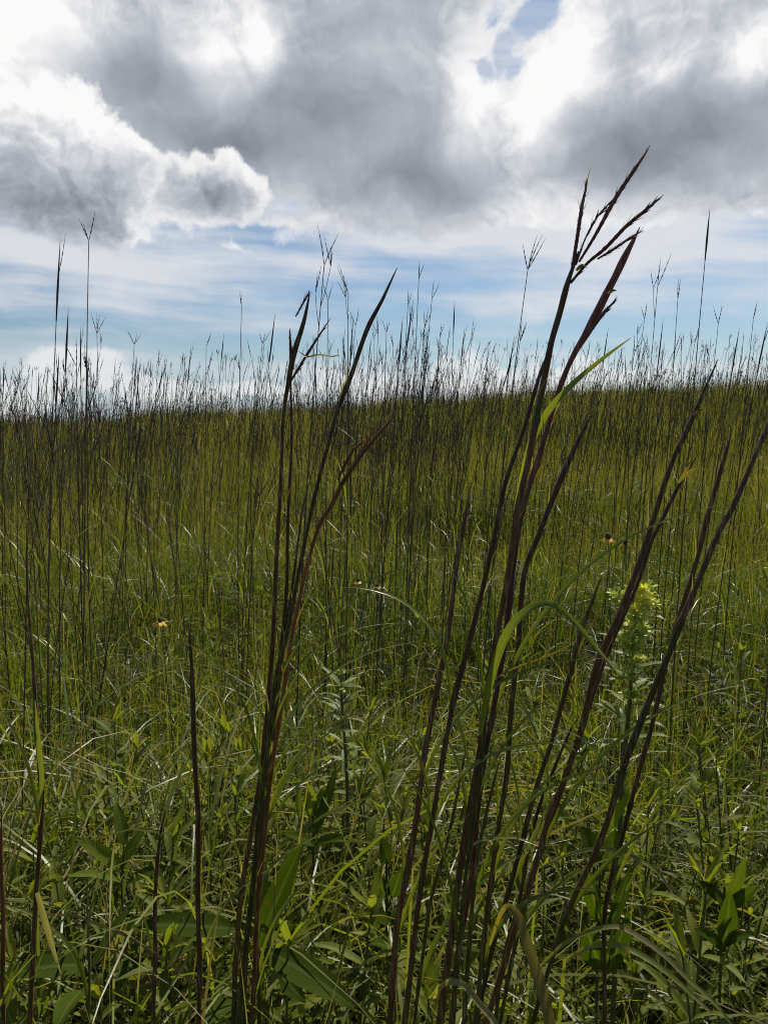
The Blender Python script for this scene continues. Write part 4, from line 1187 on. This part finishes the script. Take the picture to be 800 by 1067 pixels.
lit = field([(210, 62, 50, 54, 1.0), (268, 50, 36, 54, 0.95), (228, 105, 40, 30, 0.5), (498, 95, 52, 80, 1.0), (578, 95, 50, 76, 1.25), (588, 60, 34, 44, 1.1),
             (20, 25, 90, 70), (790, 60, 40, 40, 0.7), (700, 80, 40, 24, 0.5)], 0.3)
Us = U0 + (w1 - 0.5) * 0.7; Vs = V0 + (w2 - 0.5) * 0.5
n_sh = fbm(Us, Vs, 1.3, 7, 0.52, 9.0)
calm = dark.step(0.0, 0.7)
K = dark * 0.95 - lit.max(0.0) * 0.95 + (n_sh - 0.5) * 0.75 + (n_s2 - 0.5) * 0.12 - emb * (calm * -0.75 + 1.0) * 1.15 + 0.29
floor_ = field([(430, 225, 170, 50), (290, 185, 200, 40), (730, 190, 200, 50), (610, 190, 90, 45), (150, 150, 90, 50, 0.9)], 0.3)
thick = D.step(0.0, 0.8).max(floor_.step(0.0, 0.55) * 0.85)
shade = S(mathn(nt, 'MULTIPLY_ADD', (K * thick).o, 0.68, 0.08, clamp=True))
CR = [(0.0, (1.0, 0.995, 0.99)), (0.16, (0.86, 0.86, 0.875)), (0.34, (0.655, 0.675, 0.72)), (0.56, (0.475, 0.505, 0.56)), (0.78, (0.34, 0.375, 0.43)), (1.0, (0.24, 0.26, 0.30))]
cr = ramp(nt, shade.o, CR)

# nearer white cumulus in front of the grey deck
cov2 = field([(55, 160, 80, 58), (15, 185, 70, 62), (118, 190, 58, 40), (80, 218, 88, 38), (229, 190, 55, 30, 0.9), (190, 184, 26, 16, 0.6), (140, 168, 28, 24, 0.7)], 0.12)
D2 = cov2 * 1.25 + (n_puff - 0.5) * 0.75 + (n_big - 0.5) * 0.3 + (n_s2 - 0.5) * 0.5
fl2 = field([(70, 252, 110, 34), (225, 216, 60, 20, 0.8), (10, 240, 60, 40)], 0.2).step(0.0, 0.6)
al2 = D2.step(0.0, 0.24) * (fl2 * -1 + 1.0) + D2.step(0.0, 0.6) * fl2
dk2 = field([(72, 216, 100, 42, 1.25), (110, 205, 60, 30, 0.9), (40, 205, 60, 36), (222, 196, 46, 20, 1.0)], 0.2)
K2 = dk2 * 0.66 - emb * 1.5 + (n_sh - 0.5) * 0.7 + (n_puff - 0.5) * 0.8 + (n_s2 - 0.5) * 0.3 + 0.40
soft2 = dk2.step(0.1, 0.7)
sh2 = S(mathn(nt, 'MULTIPLY_ADD', (K2 * D2.step(0.0, 0.6).max(soft2).max(fl2)).o, 0.72, 0.06, clamp=True))

# thin high streaks and veil below the cumulus, small white cumulus over the horizon
st1 = fbm(U0 * 0.32 + V0 * 0.25, V0 * 2.6 + U0 * 0.12 + (w1 - 0.5) * 0.6, 1.35, 6, 0.52, 21.0)
band = field([(120, 275, 330, 62), (330, 285, 150, 40, 0.8), (640, 255, 250, 75, 1.0), (480, 250, 150, 22, 0.7), (540, 320, 130, 24, 0.6), (800, 300, 160, 40, 0.5), (300, 140, 900, 110, 0.8), (400, 400, 900, 40, 0.3)])
a_st = (band * 0.9 + (st1 - 0.5) * 2.0 + 0.08).step(0.0, 0.9) * 0.92
low = field([(72, 394, 44, 20), (20, 410, 60, 16, 0.8), (150, 402, 60, 14, 0.7), (505, 392, 60, 26), (580, 402, 60, 18, 0.8), (655, 408, 60, 16, 0.7), (250, 412, 120, 12, 0.6), (390, 402, 60, 14, 0.6), (760, 405, 80, 10, 0.4)])
D3 = low * 1.1 + (n_puff - 0.5) * 0.9 + (n_s2 - 0.5) * 0.5
a_low = D3.step(0.0, 0.35) * 0.62
haze_f = (V0 * -1 + 0.0).step(-1.0, 0.0) * 0.6

sk = nt.nodes.new('ShaderNodeTexSky'); sk.sky_type = 'NISHITA'; sk.sun_disc = False
sk.sun_elevation = SUN_EL; sk.sun_rotation = SUN_AZ
sk.altitude = 200; sk.air_density = 1.0; sk.dust_density = 1.2; sk.ozone_density = 1.0
# keep the sky lookup just above the horizon
up = nt.nodes.new('ShaderNodeCombineXYZ'); L.new(sx.o, up.inputs[0]); L.new(sy.o, up.inputs[1]); L.new(sz.max(0.03).o, up.inputs[2])
nv = nt.nodes.new('ShaderNodeVectorMath'); nv.operation = 'NORMALIZE'; L.new(up.outputs[0], nv.inputs[0]); L.new(nv.outputs[0], sk.inputs['Vector'])
STR = 0.10
K_EXP = 2 ** -0.38          # the photograph is exposed a third of a stop up
base = mixc(nt, 1.0, sk.outputs[0], (STR * 0.60, STR * 0.74, STR * 0.85), 'MULTIPLY')
c = mixc(nt, haze_f.o, base, (0.60, 0.73, 0.83))
c = mixc(nt, a_st.o, c, (0.77, 0.785, 0.82))
c = mixc(nt, a_low.o, c, (0.93, 0.92, 0.92))
c = mixc(nt, alpha.o, c, cr)
c = mixc(nt, al2.o, c, ramp(nt, sh2.o, CR))
fin = mixc(nt, 1.0, c, (K_EXP / STR, K_EXP / STR, K_EXP / STR), 'MULTIPLY')
bg = nt.nodes.new('ShaderNodeBackground'); bg.inputs[1].default_value = STR; L.new(fin, bg.inputs[0])
wo = nt.nodes.new('ShaderNodeOutputWorld'); L.new(bg.outputs[0], wo.inputs[0])
w.cycles.sampling_method = 'MANUAL'; w.cycles.sample_map_resolution = 512

scene.view_settings.view_transform = 'Standard'
scene.view_settings.look = 'None'
scene.view_settings.exposure = 0.32
scene.view_settings.gamma = 1.0
scene.render.engine = 'CYCLES'
cy = scene.cycles
cy.use_denoising = True
cy.filter_width = 1.05
cy.use_adaptive_sampling = True
cy.adaptive_threshold = 0.015
cy.max_bounces = 6; cy.diffuse_bounces = 3; cy.glossy_bounces = 2; cy.transmission_bounces = 4; cy.transparent_max_bounces = 4
